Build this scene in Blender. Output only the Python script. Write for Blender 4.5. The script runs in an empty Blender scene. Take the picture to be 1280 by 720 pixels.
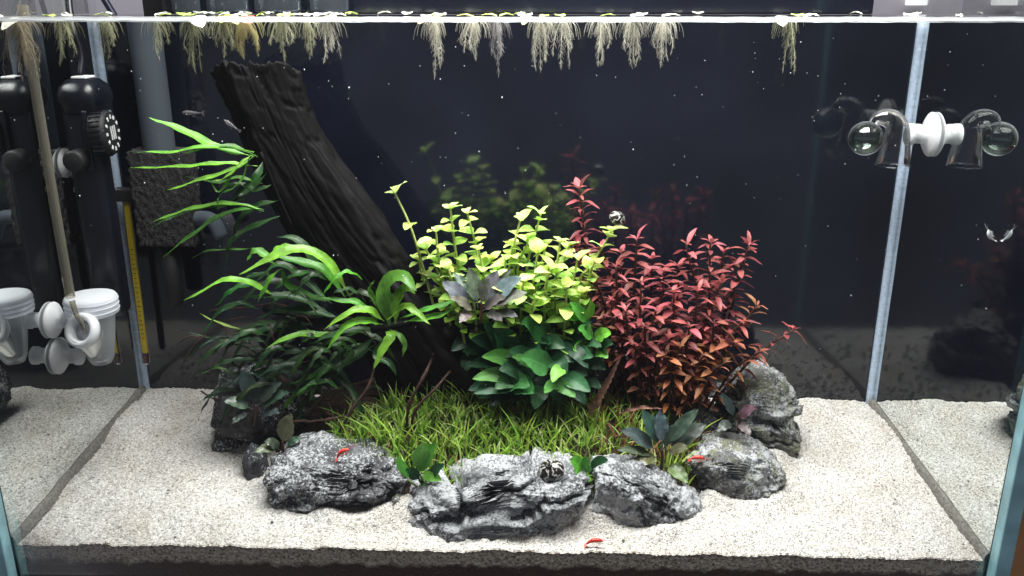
import bpy, math, random
import numpy as np
from mathutils import Vector, Matrix

random.seed(7)
RNG = np.random.default_rng(11)
sc = bpy.context.scene
C = sc.collection
pi = math.pi

# ------------------------------------------------------------------ camera
FPX, PITCH, YAW, ROLL = 1094.9, 0.31428, -0.0249, -0.0005
CAM = np.array([0.0226, -0.4623, 0.3077])
W, D, H = 0.60, 0.2021, 0.30            # tank width, depth to the black back, water level over the sand
cp, sp = math.cos(PITCH), math.sin(PITCH)
FWD = np.array([math.sin(YAW)*cp, math.cos(YAW)*cp, -sp])
RGT = np.array([math.cos(YAW), -math.sin(YAW), 0.0])
UPV = np.cross(RGT, FWD)
cd = bpy.data.cameras.new('camera')
cam = bpy.data.objects.new('camera', cd)
C.objects.link(cam)
cd.sensor_width = 36.0
cd.lens = FPX/1280*36.0
cd.clip_start = 0.01
cd.clip_end = 100
cam.matrix_world = Matrix([[RGT[0], UPV[0], -FWD[0], CAM[0]], [RGT[1], UPV[1], -FWD[1], CAM[1]],
                           [RGT[2], UPV[2], -FWD[2], CAM[2]], [0, 0, 0, 1]])
sc.camera = cam

# ------------------------------------------------------------------ world, lamps, exposure
wd = bpy.data.worlds.new('World')
sc.world = wd
wd.use_nodes = True
bg = wd.node_tree.nodes['Background']
bg.inputs[0].default_value = (0.20, 0.20, 0.23, 1)
bg.inputs[1].default_value = 0.72

def area_lamp(name, loc, rot, sx, sy, power, col, spread=pi):
    ld = bpy.data.lights.new(name, 'AREA')
    ld.shape = 'RECTANGLE'; ld.size = sx; ld.size_y = sy
    ld.energy = power; ld.color = col; ld.spread = spread
    o = bpy.data.objects.new(name, ld); C.objects.link(o)
    o.location = loc; o.rotation_euler = rot
    return o
area_lamp('aquarium_lamp', (0.04, 0.045, 0.47), (0, 0, 0), 0.50, 0.20, 6.6, (1.0, 0.98, 0.95), math.radians(140))
area_lamp('wall_fill_light', (0.0, 0.70, 1.0), (math.radians(62), 0, 0), 2.4, 0.3, 16.0, (1.0, 0.97, 1.0))  # unseen fill light, added to brighten the wall behind the tank

vs = sc.view_settings
vs.view_transform = 'Standard'; vs.look = 'None'; vs.exposure = 0.0; vs.gamma = 1.0
vs.use_curve_mapping = False
cy = sc.cycles
cy.use_denoising = True
cy.max_bounces = 12; cy.diffuse_bounces = 4; cy.glossy_bounces = 6; cy.transmission_bounces = 8
cy.transparent_max_bounces = 24
cy.sample_clamp_indirect = 4.0
cy.caustics_reflective = False; cy.caustics_refractive = False
cy.blur_glossy = 0.3

# ------------------------------------------------------------------ pixel -> place
def ray(px, py):
    return FWD + RGT*((px-640)/FPX) - UPV*((py-360)/FPX)
def on_y(px, py, Y):
    d = ray(px, py); return CAM + d*((Y-CAM[1])/d[1])
def on_x(px, py, X):
    d = ray(px, py); return CAM + d*((X-CAM[0])/d[0])
ZFL, ZFR, ZBL, ZBR = -0.0137, -0.0151, 0.0023, -0.0035
def sand_z(x, y):
    u = x/W+0.5; v = y/D
    return (ZFL*(1-u)+ZFR*u)*(1-v)+(ZBL*(1-u)+ZBR*u)*v
def on_sand(px, py):
    d = ray(px, py); t = 0.6
    for _ in range(30):
        p = CAM+d*t
        t += (sand_z(p[0], p[1])-p[2])/d[2]
    return CAM+d*t
def mpp(px, py, Y):                      # metres per pixel at depth Y
    p = on_y(px, py, Y)
    return float((p-CAM) @ FWD)/FPX

# ------------------------------------------------------------------ noise
def _h(ix, iy, iz, s):
    n = (ix*374761393 + iy*668265263 + iz*2147483647 + s*1274126177) & 0xFFFFFFFF
    n = ((n ^ (n >> 13))*1274126177) & 0xFFFFFFFF
    n = ((n ^ (n >> 16))*2246822519) & 0xFFFFFFFF
    return ((n ^ (n >> 15)) & 0xFFFF)/32767.5-1.0
def noise3(P, s=0):
    P = np.asarray(P, float)
    I = np.floor(P).astype(np.int64); f = P-I
    f = f*f*f*(f*(f*6-15)+10)
    r = 0
    for dx in (0, 1):
        for dy in (0, 1):
            for dz in (0, 1):
                w = (f[:, 0] if dx else 1-f[:, 0])*(f[:, 1] if dy else 1-f[:, 1])*(f[:, 2] if dz else 1-f[:, 2])
                r = r+w*_h(I[:, 0]+dx, I[:, 1]+dy, I[:, 2]+dz, s)
    return r
def fbm(P, o=4, s=0, ridge=False):
    a, r, P = 1.0, 0, np.asarray(P, float)
    for k in range(o):
        n = noise3(P, s+k*17)
        r = r+a*((1-2*np.abs(n)) if ridge else n)
        a *= 0.5; P = P*2.03+13.7
    return r

# ------------------------------------------------------------------ mesh + object helpers
def build_mesh(name, V, F, mat=None, smooth=True, uv=None, col=None):
    me = bpy.data.meshes.new(name)
    V = np.asarray(V, dtype=np.float32)
    if isinstance(F, np.ndarray):
        n, k = F.shape
        me.vertices.add(len(V)); me.vertices.foreach_set('co', V.ravel())
        me.loops.add(n*k); me.loops.foreach_set('vertex_index', F.astype(np.int32).ravel())
        me.polygons.add(n); me.polygons.foreach_set('loop_start', np.arange(0, n*k, k, dtype=np.int32))
        me.update(calc_edges=True)
    else:
        me.from_pydata([tuple(map(float, v)) for v in V], [], F)
    if smooth:
        me.polygons.foreach_set('use_smooth', np.ones(len(me.polygons), dtype=bool))
    li = None
    if uv is not None:
        L = me.uv_layers.new(name='UVMap')
        li = np.zeros(len(me.loops), dtype=np.int32); me.loops.foreach_get('vertex_index', li)
        L.data.foreach_set('uv', np.asarray(uv, dtype=np.float32)[li].ravel())
    if col is not None:
        A = me.color_attributes.new('tint', 'FLOAT_COLOR', 'POINT')
        A.data.foreach_set('color', np.asarray(col, dtype=np.float32).ravel())
    if mat: me.materials.append(mat)
    me.update()
    return me
def tag(o, label=None, cat=None, group=None, kind=None):
    if label: o['label'] = label
    if cat: o['category'] = cat
    if group: o['group'] = group
    if kind: o['kind'] = kind
    return o
def empty(name, loc, label, cat, group=None):
    o = bpy.data.objects.new(name, None); C.objects.link(o)
    o.location = Vector(loc); o.empty_display_size = 0.01
    return tag(o, label, cat, group)
def origin_of(p):
    r = Vector((0, 0, 0))
    while p is not None:
        r += p.location; p = p.parent
    return r
def mk(name, V, F, mat, parent=None, smooth=True, uv=None, col=None, base=None):
    V = np.asarray(V, float)
    c = (V.min(0)+V.max(0))/2 if base is None else np.asarray(base, float)
    me = build_mesh(name, V-c, F, mat, smooth, uv, col)
    o = bpy.data.objects.new(name, me); C.objects.link(o)
    if parent is not None:
        o.parent = parent; o.location = Vector(c)-origin_of(parent)
    else:
        o.location = Vector(c)
    return o
class Geo:
    def __init__(s): s.V = []; s.F = []; s.UV = []; s.C = []; s.n = 0
    def add(s, V, F, uv=None, col=None):
        V = np.asarray(V, float)
        s.V.append(V); s.F += [tuple(i+s.n for i in f) for f in F]
        s.UV.append(np.zeros((len(V), 2)) if uv is None else np.asarray(uv, float))
        s.C.append(np.tile((1, 1, 1, 1) if col is None else col, (len(V), 1)))
        s.n += len(V); return s
    def make(s, name, mat, parent=None, smooth=True, **k):
        return mk(name, np.vstack(s.V), s.F, mat, parent, smooth, np.vstack(s.UV), np.vstack(s.C), **k)
def box(c, s, bev=0.0, R=None):
    c = np.asarray(c, float); x, y, z = [v/2 for v in s]
    if bev <= 0:
        V = np.array([(a*x, b*y, g*z) for a in (-1, 1) for b in (-1, 1) for g in (-1, 1)])
        F = [(0, 1, 3, 2), (4, 6, 7, 5), (0, 4, 5, 1), (2, 3, 7, 6), (0, 2, 6, 4), (1, 5, 7, 3)]
    else:
        import bmesh
        bm = bmesh.new(); bmesh.ops.create_cube(bm, size=1)
        for v in bm.verts: v.co = Vector((v.co.x*2*x, v.co.y*2*y, v.co.z*2*z))
        bmesh.ops.bevel(bm, geom=bm.edges[:], offset=bev, segments=3, affect='EDGES', profile=0.5)
        bm.verts.ensure_lookup_table()
        V = np.array([v.co[:] for v in bm.verts]); F = [tuple(v.index for v in f.verts) for f in bm.faces]
        bm.free()
    if R is not None: V = V @ np.asarray(R).T
    return V+c, F
def unit(v):
    v = np.asarray(v, float); return v/max(np.linalg.norm(v), 1e-12)
def smooth_path(P, n):
    P = np.asarray(P, float)
    if len(P) == 2: return P[0]+(P[1]-P[0])*np.linspace(0, 1, n)[:, None]
    Q = np.vstack([2*P[0]-P[1], P, 2*P[-1]-P[-2]])
    out = []
    for t in np.linspace(0, len(P)-1-1e-9, n):
        i = int(t); u = t-i
        a, b, c, d = Q[i], Q[i+1], Q[i+2], Q[i+3]
        out.append(0.5*((2*b)+(c-a)*u+(2*a-5*b+4*c-d)*u*u+(3*b-a-3*c+d)*u**3))
    return np.array(out)
def tube(P, R, seg=8, caps=True, squash=None):
    P = np.asarray(P, float); n = len(P)
    R = np.full(n, R) if np.isscalar(R) else np.asarray(R, float)
    T = np.gradient(P, axis=0); T /= np.linalg.norm(T, axis=1)[:, None]+1e-12
    a = np.array([0, 0, 1.0]) if abs(T[0][2]) < 0.9 else np.array([0, 1.0, 0])
    S = unit(np.cross(T[0], a)); V = []
    ang = np.linspace(0, 2*pi, seg, endpoint=False)
    for i in range(n):
        S = unit(S-T[i]*(S@T[i])); B = np.cross(T[i], S)
        V.append(P[i]+R[i]*(np.cos(ang)[:, None]*S+np.sin(ang)[:, None]*B))
    V = np.vstack(V); F = []
    for i in range(n-1):
        for j in range(seg):
            k = (j+1) % seg
            F.append((i*seg+j, i*seg+k, (i+1)*seg+k, (i+1)*seg+j))
    if caps:
        F.append(tuple(range(seg))[::-1]); F.append(tuple((n-1)*seg+j for j in range(seg)))
    return V, F
def lathe(prof, seg, origin, axis, caps=True):
    """prof: (radius, distance along axis) pairs"""
    ax = unit(axis); a = np.array([0, 0, 1.0]) if abs(ax[2]) < 0.9 else np.array([1.0, 0, 0])
    S = unit(np.cross(a, ax)); B = np.cross(ax, S)
    ang = np.linspace(0, 2*pi, seg, endpoint=False)
    V = []; F = []
    for r, t in prof:
        V.append(np.asarray(origin)+ax*t+r*(np.cos(ang)[:, None]*S+np.sin(ang)[:, None]*B))
    n = len(prof)
    for i in range(n-1):
        for j in range(seg):
            k = (j+1) % seg
            F.append((i*seg+j, i*seg+k, (i+1)*seg+k, (i+1)*seg+j))
    if caps:
        F.append(tuple(range(seg))[::-1]); F.append(tuple((n-1)*seg+j for j in range(seg)))
    return np.vstack(V), F
def ribbon(P, wid, nh, fold=0.25, wave=0.0, wf=3.0, cs=4, ph=0.0):
    """leaf blade along P, half widths wid, nh = direction its upper face looks to"""
    P = np.asarray(P, float); n = len(P)
    T = np.gradient(P, axis=0); T /= np.linalg.norm(T, axis=1)[:, None]+1e-12
    V = []; UV = []; F = []
    us = np.linspace(-1, 1, cs+1)
    for i in range(n):
        S = unit(np.cross(T[i], nh)); N = np.cross(S, T[i])
        t = i/(n-1)
        for u in us:
            wv = wave*math.sin(wf*2*pi*t+ph+(1.3 if u > 0 else 0))*u*u
            V.append(P[i]+S*u*wid[i]+N*(fold*abs(u)**1.5*wid[i]+wv))
            UV.append((u*0.5+0.5, t))
    m = cs+1
    for i in range(n-1):
        for j in range(cs):
            F.append((i*m+j, i*m+j+1, (i+1)*m+j+1, (i+1)*m+j))
    return np.array(V), F, np.array(UV)
def w_lance(t, pet=0.08):
    s = np.clip((t-pet)/(1-pet), 0, 1)
    return np.maximum(0.07*(1-t), np.sin(pi*s**0.75)**0.8*0.98+0.02*(t < 1))
def w_ovate(t, pet=0.12):
    s = np.clip((t-pet)/(1-pet), 0, 1)
    return np.maximum(0.05*(1-t), np.sin(pi*s**0.62)**0.72)

# ------------------------------------------------------------------ materials
def mat(name):
    m = bpy.data.materials.new(name); m.use_nodes = True
    return m, m.node_tree.nodes, m.node_tree.links
def plain(name, col, rough=0.5, spec=0.5, bump=0.0, bscale=200, metallic=0.0, var=0.0):
    m, N, L = mat(name); b = N['Principled BSDF']
    b.inputs['Base Color'].default_value = (*col, 1); b.inputs['Roughness'].default_value = rough
    b.inputs['Specular IOR Level'].default_value = spec; b.inputs['Metallic'].default_value = metallic
    if bump or var:
        tc = N.new('ShaderNodeTexCoord'); nz = N.new('ShaderNodeTexNoise')
        nz.inputs['Scale'].default_value = bscale; nz.inputs['Detail'].default_value = 6
        L.new(tc.outputs['Object'], nz.inputs['Vector'])
        if bump:
            bp = N.new('ShaderNodeBump'); bp.inputs['Strength'].default_value = bump; bp.inputs['Distance'].default_value = 0.001
            L.new(nz.outputs['Fac'], bp.inputs['Height']); L.new(bp.outputs['Normal'], b.inputs['Normal'])
        if var:
            r = N.new('ShaderNodeValToRGB')
            r.color_ramp.elements[0].position = 0.3; r.color_ramp.elements[1].position = 0.7
            r.color_ramp.elements[0].color = (*[c*(1-var) for c in col], 1)
            r.color_ramp.elements[1].color = (*[min(1, c*(1+var)) for c in col], 1)
            L.new(nz.outputs['Fac'], r.inputs[0]); L.new(r.outputs[0], b.inputs['Base Color'])
    return m
def leaf_mat(name, transl=0.35, rough=0.38, spec=0.4, vein=0.25, veins=9.0, mottle=0.25, mscale=120, edge=None):
    """colour comes from the object's own colour; veins run from the midrib"""
    m, N, L = mat(name); b = N['Principled BSDF']
    oi = N.new('ShaderNodeObjectInfo'); uv = N.new('ShaderNodeUVMap'); tc = N.new('ShaderNodeTexCoord')
    sx = N.new('ShaderNodeSeparateXYZ'); L.new(uv.outputs['UV'], sx.inputs[0])
    def math_(op, a, bb=None):
        n = N.new('ShaderNodeMath'); n.operation = op
        for i, v in enumerate((a, bb)):
            if v is None: continue
            if isinstance(v, (int, float)): n.inputs[i].default_value = v
            else: L.new(v, n.inputs[i])
        return n.outputs[0]
    au = math_('ABSOLUTE', math_('SUBTRACT', sx.outputs[0], 0.5))
    mid = math_('LESS_THAN', au, 0.035)
    sv = math_('SINE', math_('MULTIPLY', math_('SUBTRACT', sx.outputs[1], math_('MULTIPLY', au, 0.45)), veins*2*pi))
    sv = math_('MULTIPLY', math_('GREATER_THAN', sv, 0.8), 0.35)
    vn = math_('MAXIMUM', mid, sv)
    nz = N.new('ShaderNodeTexNoise'); nz.inputs['Scale'].default_value = mscale; nz.inputs['Detail'].default_value = 4
    geo = N.new('ShaderNodeNewGeometry'); L.new(geo.outputs['Position'], nz.inputs['Vector'])
    mr = N.new('ShaderNodeMapRange'); L.new(nz.outputs['Fac'], mr.inputs['Value'])
    mr.inputs['From Min'].default_value = 0.3; mr.inputs['From Max'].default_value = 0.7
    mr.inputs['To Min'].default_value = 1-mottle; mr.inputs['To Max'].default_value = 1+mottle
    rv = math_('ADD', math_('MULTIPLY', oi.outputs['Random'], 0.4), 0.8)
    k = math_('MULTIPLY', mr.outputs[0], rv)
    k = math_('MULTIPLY', k, math_('ADD', 1.0, math_('MULTIPLY', vn, vein)))
    mx = N.new('ShaderNodeVectorMath'); mx.operation = 'SCALE'
    L.new(oi.outputs['Color'], mx.inputs[0]); L.new(k, mx.inputs['Scale'])
    n2 = N.new('ShaderNodeTexNoise'); n2.inputs['Scale'].default_value = 330; n2.inputs['Detail'].default_value = 3
    L.new(geo.outputs['Position'], n2.inputs['Vector'])
    m2 = N.new('ShaderNodeMapRange'); L.new(n2.outputs['Fac'], m2.inputs['Value'])
    m2.inputs['From Min'].default_value = 0.60; m2.inputs['From Max'].default_value = 0.70; m2.inputs['To Max'].default_value = 0.75
    bl = N.new('ShaderNodeMix'); bl.data_type = 'RGBA'; L.new(m2.outputs[0], bl.inputs[0])
    dk = N.new('ShaderNodeVectorMath'); dk.operation = 'MULTIPLY'; L.new(mx.outputs[0], dk.inputs[0]); dk.inputs[1].default_value = (0.62, 0.45, 0.35)
    L.new(mx.outputs[0], bl.inputs[6]); L.new(dk.outputs[0], bl.inputs[7])
    col = bl.outputs[2]
    L.new(col, b.inputs['Base Color'])
    b.inputs['Roughness'].default_value = rough; b.inputs['Specular IOR Level'].default_value = spec
    bp = N.new('ShaderNodeBump'); bp.inputs['Strength'].default_value = 0.35; bp.inputs['Distance'].default_value = 0.0006
    hh = math_('ADD', math_('MULTIPLY', vn, -0.6), nz.outputs['Fac'])
    L.new(hh, bp.inputs['Height']); L.new(bp.outputs['Normal'], b.inputs['Normal'])
    tr = N.new('ShaderNodeBsdfTranslucent'); L.new(col, tr.inputs['Color'])
    ms = N.new('ShaderNodeMixShader'); ms.inputs[0].default_value = transl
    L.new(b.outputs[0], ms.inputs[1]); L.new(tr.outputs[0], ms.inputs[2])
    L.new(ms.outputs[0], N['Material Output'].inputs[0])
    return m
def thin_glass(name, tint=(1, 1, 1), ior=1.5, gain=1.0, rough=0.0, milk=0.0, milkcol=(0.9, 0.92, 0.95), rim=0.0):
    """clear wall: straight-through light plus Fresnel reflection"""
    m, N, L = mat(name); N.remove(N['Principled BSDF'])
    t = N.new('ShaderNodeBsdfTransparent'); t.inputs[0].default_value = (*tint, 1)
    g = N.new('ShaderNodeBsdfGlossy'); g.inputs['Roughness'].default_value = rough
    fr = N.new('ShaderNodeFresnel'); fr.inputs[0].default_value = ior
    k = N.new('ShaderNodeMath'); k.operation = 'MULTIPLY'; k.inputs[1].default_value = gain; k.use_clamp = True
    L.new(fr.outputs[0], k.inputs[0])
    ms = N.new('ShaderNodeMixShader'); L.new(k.outputs[0], ms.inputs[0])
    L.new(t.outputs[0], ms.inputs[1]); L.new(g.outputs[0], ms.inputs[2])
    out = ms.outputs[0]
    if rim > 0:          # pale tint at grazing angles stands in for light refracted in glass rims
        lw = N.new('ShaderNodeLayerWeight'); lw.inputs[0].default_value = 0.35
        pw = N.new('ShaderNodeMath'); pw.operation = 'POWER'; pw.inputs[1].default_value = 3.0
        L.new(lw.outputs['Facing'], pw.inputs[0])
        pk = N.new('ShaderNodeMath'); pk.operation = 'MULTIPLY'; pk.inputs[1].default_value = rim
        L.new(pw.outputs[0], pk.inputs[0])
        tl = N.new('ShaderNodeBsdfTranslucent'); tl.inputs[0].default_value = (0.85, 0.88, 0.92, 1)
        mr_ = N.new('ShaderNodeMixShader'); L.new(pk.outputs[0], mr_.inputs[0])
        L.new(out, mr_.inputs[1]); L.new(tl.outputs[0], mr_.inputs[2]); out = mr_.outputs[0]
    if milk > 0:
        d = N.new('ShaderNodeBsdfTranslucent'); d.inputs[0].default_value = (*milkcol, 1)
        d2 = N.new('ShaderNodeBsdfDiffuse'); d2.inputs[0].default_value = (*milkcol, 1)
        a = N.new('ShaderNodeMixShader'); a.inputs[0].default_value = 0.5
        L.new(d.outputs[0], a.inputs[1]); L.new(d2.outputs[0], a.inputs[2])
        b = N.new('ShaderNodeMixShader'); b.inputs[0].default_value = milk
        L.new(out, b.inputs[1]); L.new(a.outputs[0], b.inputs[2]); out = b.outputs[0]
    L.new(out, N['Material Output'].inputs[0])
    return m

M = {}
def sand_material():
    m, N, L = mat('white_sand'); b = N['Principled BSDF']
    geo = N.new('ShaderNodeNewGeometry')
    vo = N.new('ShaderNodeTexVoronoi'); vo.inputs['Scale'].default_value = 1250
    L.new(geo.outputs['Position'], vo.inputs['Vector'])
    r = N.new('ShaderNodeValToRGB'); e = r.color_ramp.elements
    sp_ = N.new('ShaderNodeSeparateColor'); L.new(vo.outputs['Color'], sp_.inputs[0])
    L.new(sp_.outputs[0], r.inputs[0])
    e[0].position = 0.0; e[0].color = (0.20, 0.19, 0.175, 1)
    e[1].position = 1.0; e[1].color = (0.76, 0.75, 0.73, 1)
    for p, c in ((0.08, (0.28, 0.265, 0.245)), (0.18, (0.45, 0.432, 0.405)), (0.45, (0.57, 0.552, 0.525)), (0.75, (0.66, 0.645, 0.62))):
        x = r.color_ramp.elements.new(p); x.color = (*[v*.88 for v in c], 1)
    nz = N.new('ShaderNodeTexNoise'); nz.inputs['Scale'].default_value = 30; nz.inputs['Detail'].default_value = 5
    L.new(geo.outputs['Position'], nz.inputs['Vector'])
    r2 = N.new('ShaderNodeValToRGB'); r2.color_ramp.elements[0].position = 0.35; r2.color_ramp.elements[1].position = 0.62
    r2.color_ramp.elements[0].color = (0.86, 0.83, 0.79, 1); r2.color_ramp.elements[1].color = (1, 1, 1, 1)
    L.new(nz.outputs['Fac'], r2.inputs[0])
    mx = N.new('ShaderNodeMix'); mx.data_type = 'RGBA'; mx.blend_type = 'MULTIPLY'; mx.inputs[0].default_value = 1
    L.new(r.outputs[0], mx.inputs[6]); L.new(r2.outputs[0], mx.inputs[7])
    L.new(mx.outputs[2], b.inputs['Base Color'])
    bp = N.new('ShaderNodeBump'); bp.inputs['Strength'].default_value = 0.7; bp.inputs['Distance'].default_value = 0.0009
    mt = N.new('ShaderNodeMath'); mt.operation = 'SUBTRACT'; mt.inputs[0].default_value = 1.0
    L.new(vo.outputs['Distance'], mt.inputs[1])
    L.new(mt.outputs[0], bp.inputs['Height']); L.new(bp.outputs['Normal'], b.inputs['Normal'])
    b.inputs['Roughness'].default_value = 0.85; b.inputs['Specular IOR Level'].default_value = 0.2
    return m
def layer_material():
    m, N, L = mat('soil_layer'); b = N['Principled BSDF']
    geo = N.new('ShaderNodeNewGeometry')
    vo = N.new('ShaderNodeTexVoronoi'); vo.inputs['Scale'].default_value = 800
    L.new(geo.outputs['Position'], vo.inputs['Vector'])
    sp_ = N.new('ShaderNodeSeparateColor'); L.new(vo.outputs['Color'], sp_.inputs[0])
    r = N.new('ShaderNodeValToRGB'); e = r.color_ramp.elements
    e[0].color = (0.20, 0.155, 0.11, 1); e[1].color = (0.88, 0.79, 0.66, 1)
    x = e.new(0.35); x.color = (0.60, 0.50, 0.39, 1)
    x = e.new(0.7); x.color = (0.80, 0.70, 0.57, 1)
    L.new(sp_.outputs[0], r.inputs[0])
    sx = N.new('ShaderNodeSeparateXYZ'); L.new(geo.outputs['Position'], sx.inputs[0])
    nz = N.new('ShaderNodeTexNoise'); nz.inputs['Scale'].default_value = 90; nz.inputs['Detail'].default_value = 6
    L.new(geo.outputs['Position'], nz.inputs['Vector'])
    ma = N.new('ShaderNodeMath'); ma.operation = 'MULTIPLY_ADD'; ma.inputs[1].default_value = 0.012
    L.new(nz.outputs['Fac'], ma.inputs[0]); L.new(sx.outputs[2], ma.inputs[2])
    mr = N.new('ShaderNodeMapRange'); L.new(ma.outputs[0], mr.inputs['Value'])
    mr.inputs['From Min'].default_value = -0.0205; mr.inputs['From Max'].default_value = -0.0175
    mx = N.new('ShaderNodeMix'); mx.data_type = 'RGBA'
    L.new(mr.outputs[0], mx.inputs[0]); mx.inputs[6].default_value = (0.075, 0.036, 0.020, 1); L.new(r.outputs[0], mx.inputs[7])
    L.new(mx.outputs[2], b.inputs['Base Color']); b.inputs['Roughness'].default_value = 0.8
    bp = N.new('ShaderNodeBump'); bp.inputs['Strength'].default_value = 0.8; bp.inputs['Distance'].default_value = 0.001
    L.new(vo.outputs['Distance'], bp.inputs['Height']); L.new(bp.outputs['Normal'], b.inputs['Normal'])
    return m
def rock_material(name, dark, mid, pale, speck=0.5, green=0.0):
    m, N, L = mat(name); b = N['Principled BSDF']
    geo = N.new('ShaderNodeNewGeometry')
    def nz(scale, det=8, rough=0.6, seed=0.0):
        n = N.new('ShaderNodeTexNoise'); n.inputs['Scale'].default_value = scale
        n.inputs['Detail'].default_value = det; n.inputs['Roughness'].default_value = rough
        v = N.new('ShaderNodeVectorMath'); v.operation = 'ADD'; v.inputs[1].default_value = (seed, seed*2, seed*3)
        L.new(geo.outputs['Position'], v.inputs[0]); L.new(v.outputs[0], n.inputs['Vector']); return n
    n1 = nz(55); r1 = N.new('ShaderNodeValToRGB'); e = r1.color_ramp.elements
    e[0].position = 0.3; e[0].color = (*dark, 1); e[1].position = 0.72; e[1].color = (*pale, 1)
    x = e.new(0.5); x.color = (*mid, 1)
    L.new(n1.outputs['Fac'], r1.inputs[0])
    # pale crust of fine speckles
    n2 = nz(620, 3, 0.7, 3.1); n3 = nz(38, 4, 0.6, 7.7)
    a = N.new('ShaderNodeMath'); a.operation = 'ADD'; L.new(n2.outputs['Fac'], a.inputs[0])
    s3 = N.new('ShaderNodeMath'); s3.operation = 'MULTIPLY'; s3.inputs[1].default_value = 0.9; L.new(n3.outputs['Fac'], s3.inputs[0])
    L.new(s3.outputs[0], a.inputs[1])
    mr = N.new('ShaderNodeMapRange'); L.new(a.outputs[0], mr.inputs['Value'])
    mr.inputs['From Min'].default_value = 1.06-0.22*speck; mr.inputs['From Max'].default_value = 1.12-0.22*speck
    mx = N.new('ShaderNodeMix'); mx.data_type = 'RGBA'; L.new(mr.outputs[0], mx.inputs[0])
    L.new(r1.outputs[0], mx.inputs[6]); mx.inputs[7].default_value = (0.35, 0.36, 0.375, 1)
    # black pits
    n4 = nz(420, 4, 0.7, 11.3); m4 = N.new('ShaderNodeMapRange'); L.new(n4.outputs['Fac'], m4.inputs['Value'])
    m4.inputs['From Min'].default_value = 0.30; m4.inputs['From Max'].default_value = 0.41
    mp = N.new('ShaderNodeMix'); mp.data_type = 'RGBA'; L.new(m4.outputs[0], mp.inputs[0])
    mp.inputs[6].default_value = (0.028, 0.028, 0.033, 1); L.new(mx.outputs[2], mp.inputs[7])
    out = mp.outputs[2]
    if green:
        n5 = nz(70, 5, 0.6, 5.5); m5 = N.new('ShaderNodeMapRange'); L.new(n5.outputs['Fac'], m5.inputs['Value'])
        m5.inputs['From Min'].default_value = 0.5; m5.inputs['From Max'].default_value = 0.65; m5.inputs['To Max'].default_value = green
        mg = N.new('ShaderNodeMix'); mg.data_type = 'RGBA'; L.new(m5.outputs[0], mg.inputs[0])
        L.new(out, mg.inputs[6]); mg.inputs[7].default_value = (0.16, 0.17, 0.08, 1); out = mg.outputs[2]
    L.new(out, b.inputs['Base Color'])
    bp = N.new('ShaderNodeBump'); bp.inputs['Strength'].default_value = 0.7; bp.inputs['Distance'].default_value = 0.0015
    n6 = nz(300, 8, 0.7, 2.2); L.new(n6.outputs['Fac'], bp.inputs['Height']); L.new(bp.outputs['Normal'], b.inputs['Normal'])
    b.inputs['Roughness'].default_value = 0.62; b.inputs['Specular IOR Level'].default_value = 0.35
    return m
def wood_material():
    m, N, L = mat('dark_wood'); b = N['Principled BSDF']
    uv = N.new('ShaderNodeUVMap'); mp = N.new('ShaderNodeMapping'); L.new(uv.outputs[0], mp.inputs[0])
    mp.inputs['Scale'].default_value = (44, 3.6, 1)
    n = N.new('ShaderNodeTexNoise'); n.inputs['Scale'].default_value = 1.6; n.inputs['Detail'].default_value = 8
    L.new(mp.outputs[0], n.inputs['Vector'])
    r = N.new('ShaderNodeValToRGB'); e = r.color_ramp.elements
    e[0].position = 0.35; e[0].color = (0.0012, 0.0010, 0.0013, 1); e[1].position = 0.97; e[1].color = (0.0066, 0.0052, 0.0058, 1)
    L.new(n.outputs['Fac'], r.inputs[0]); L.new(r.outputs[0], b.inputs['Base Color'])
    bp = N.new('ShaderNodeBump'); bp.inputs['Strength'].default_value = 0.3; bp.inputs['Distance'].default_value = 0.002
    L.new(n.outputs['Fac'], bp.inputs['Height']); L.new(bp.outputs['Normal'], b.inputs['Normal'])
    b.inputs['Roughness'].default_value = 0.7; b.inputs['Specular IOR Level'].default_value = 0.12
    return m
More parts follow.
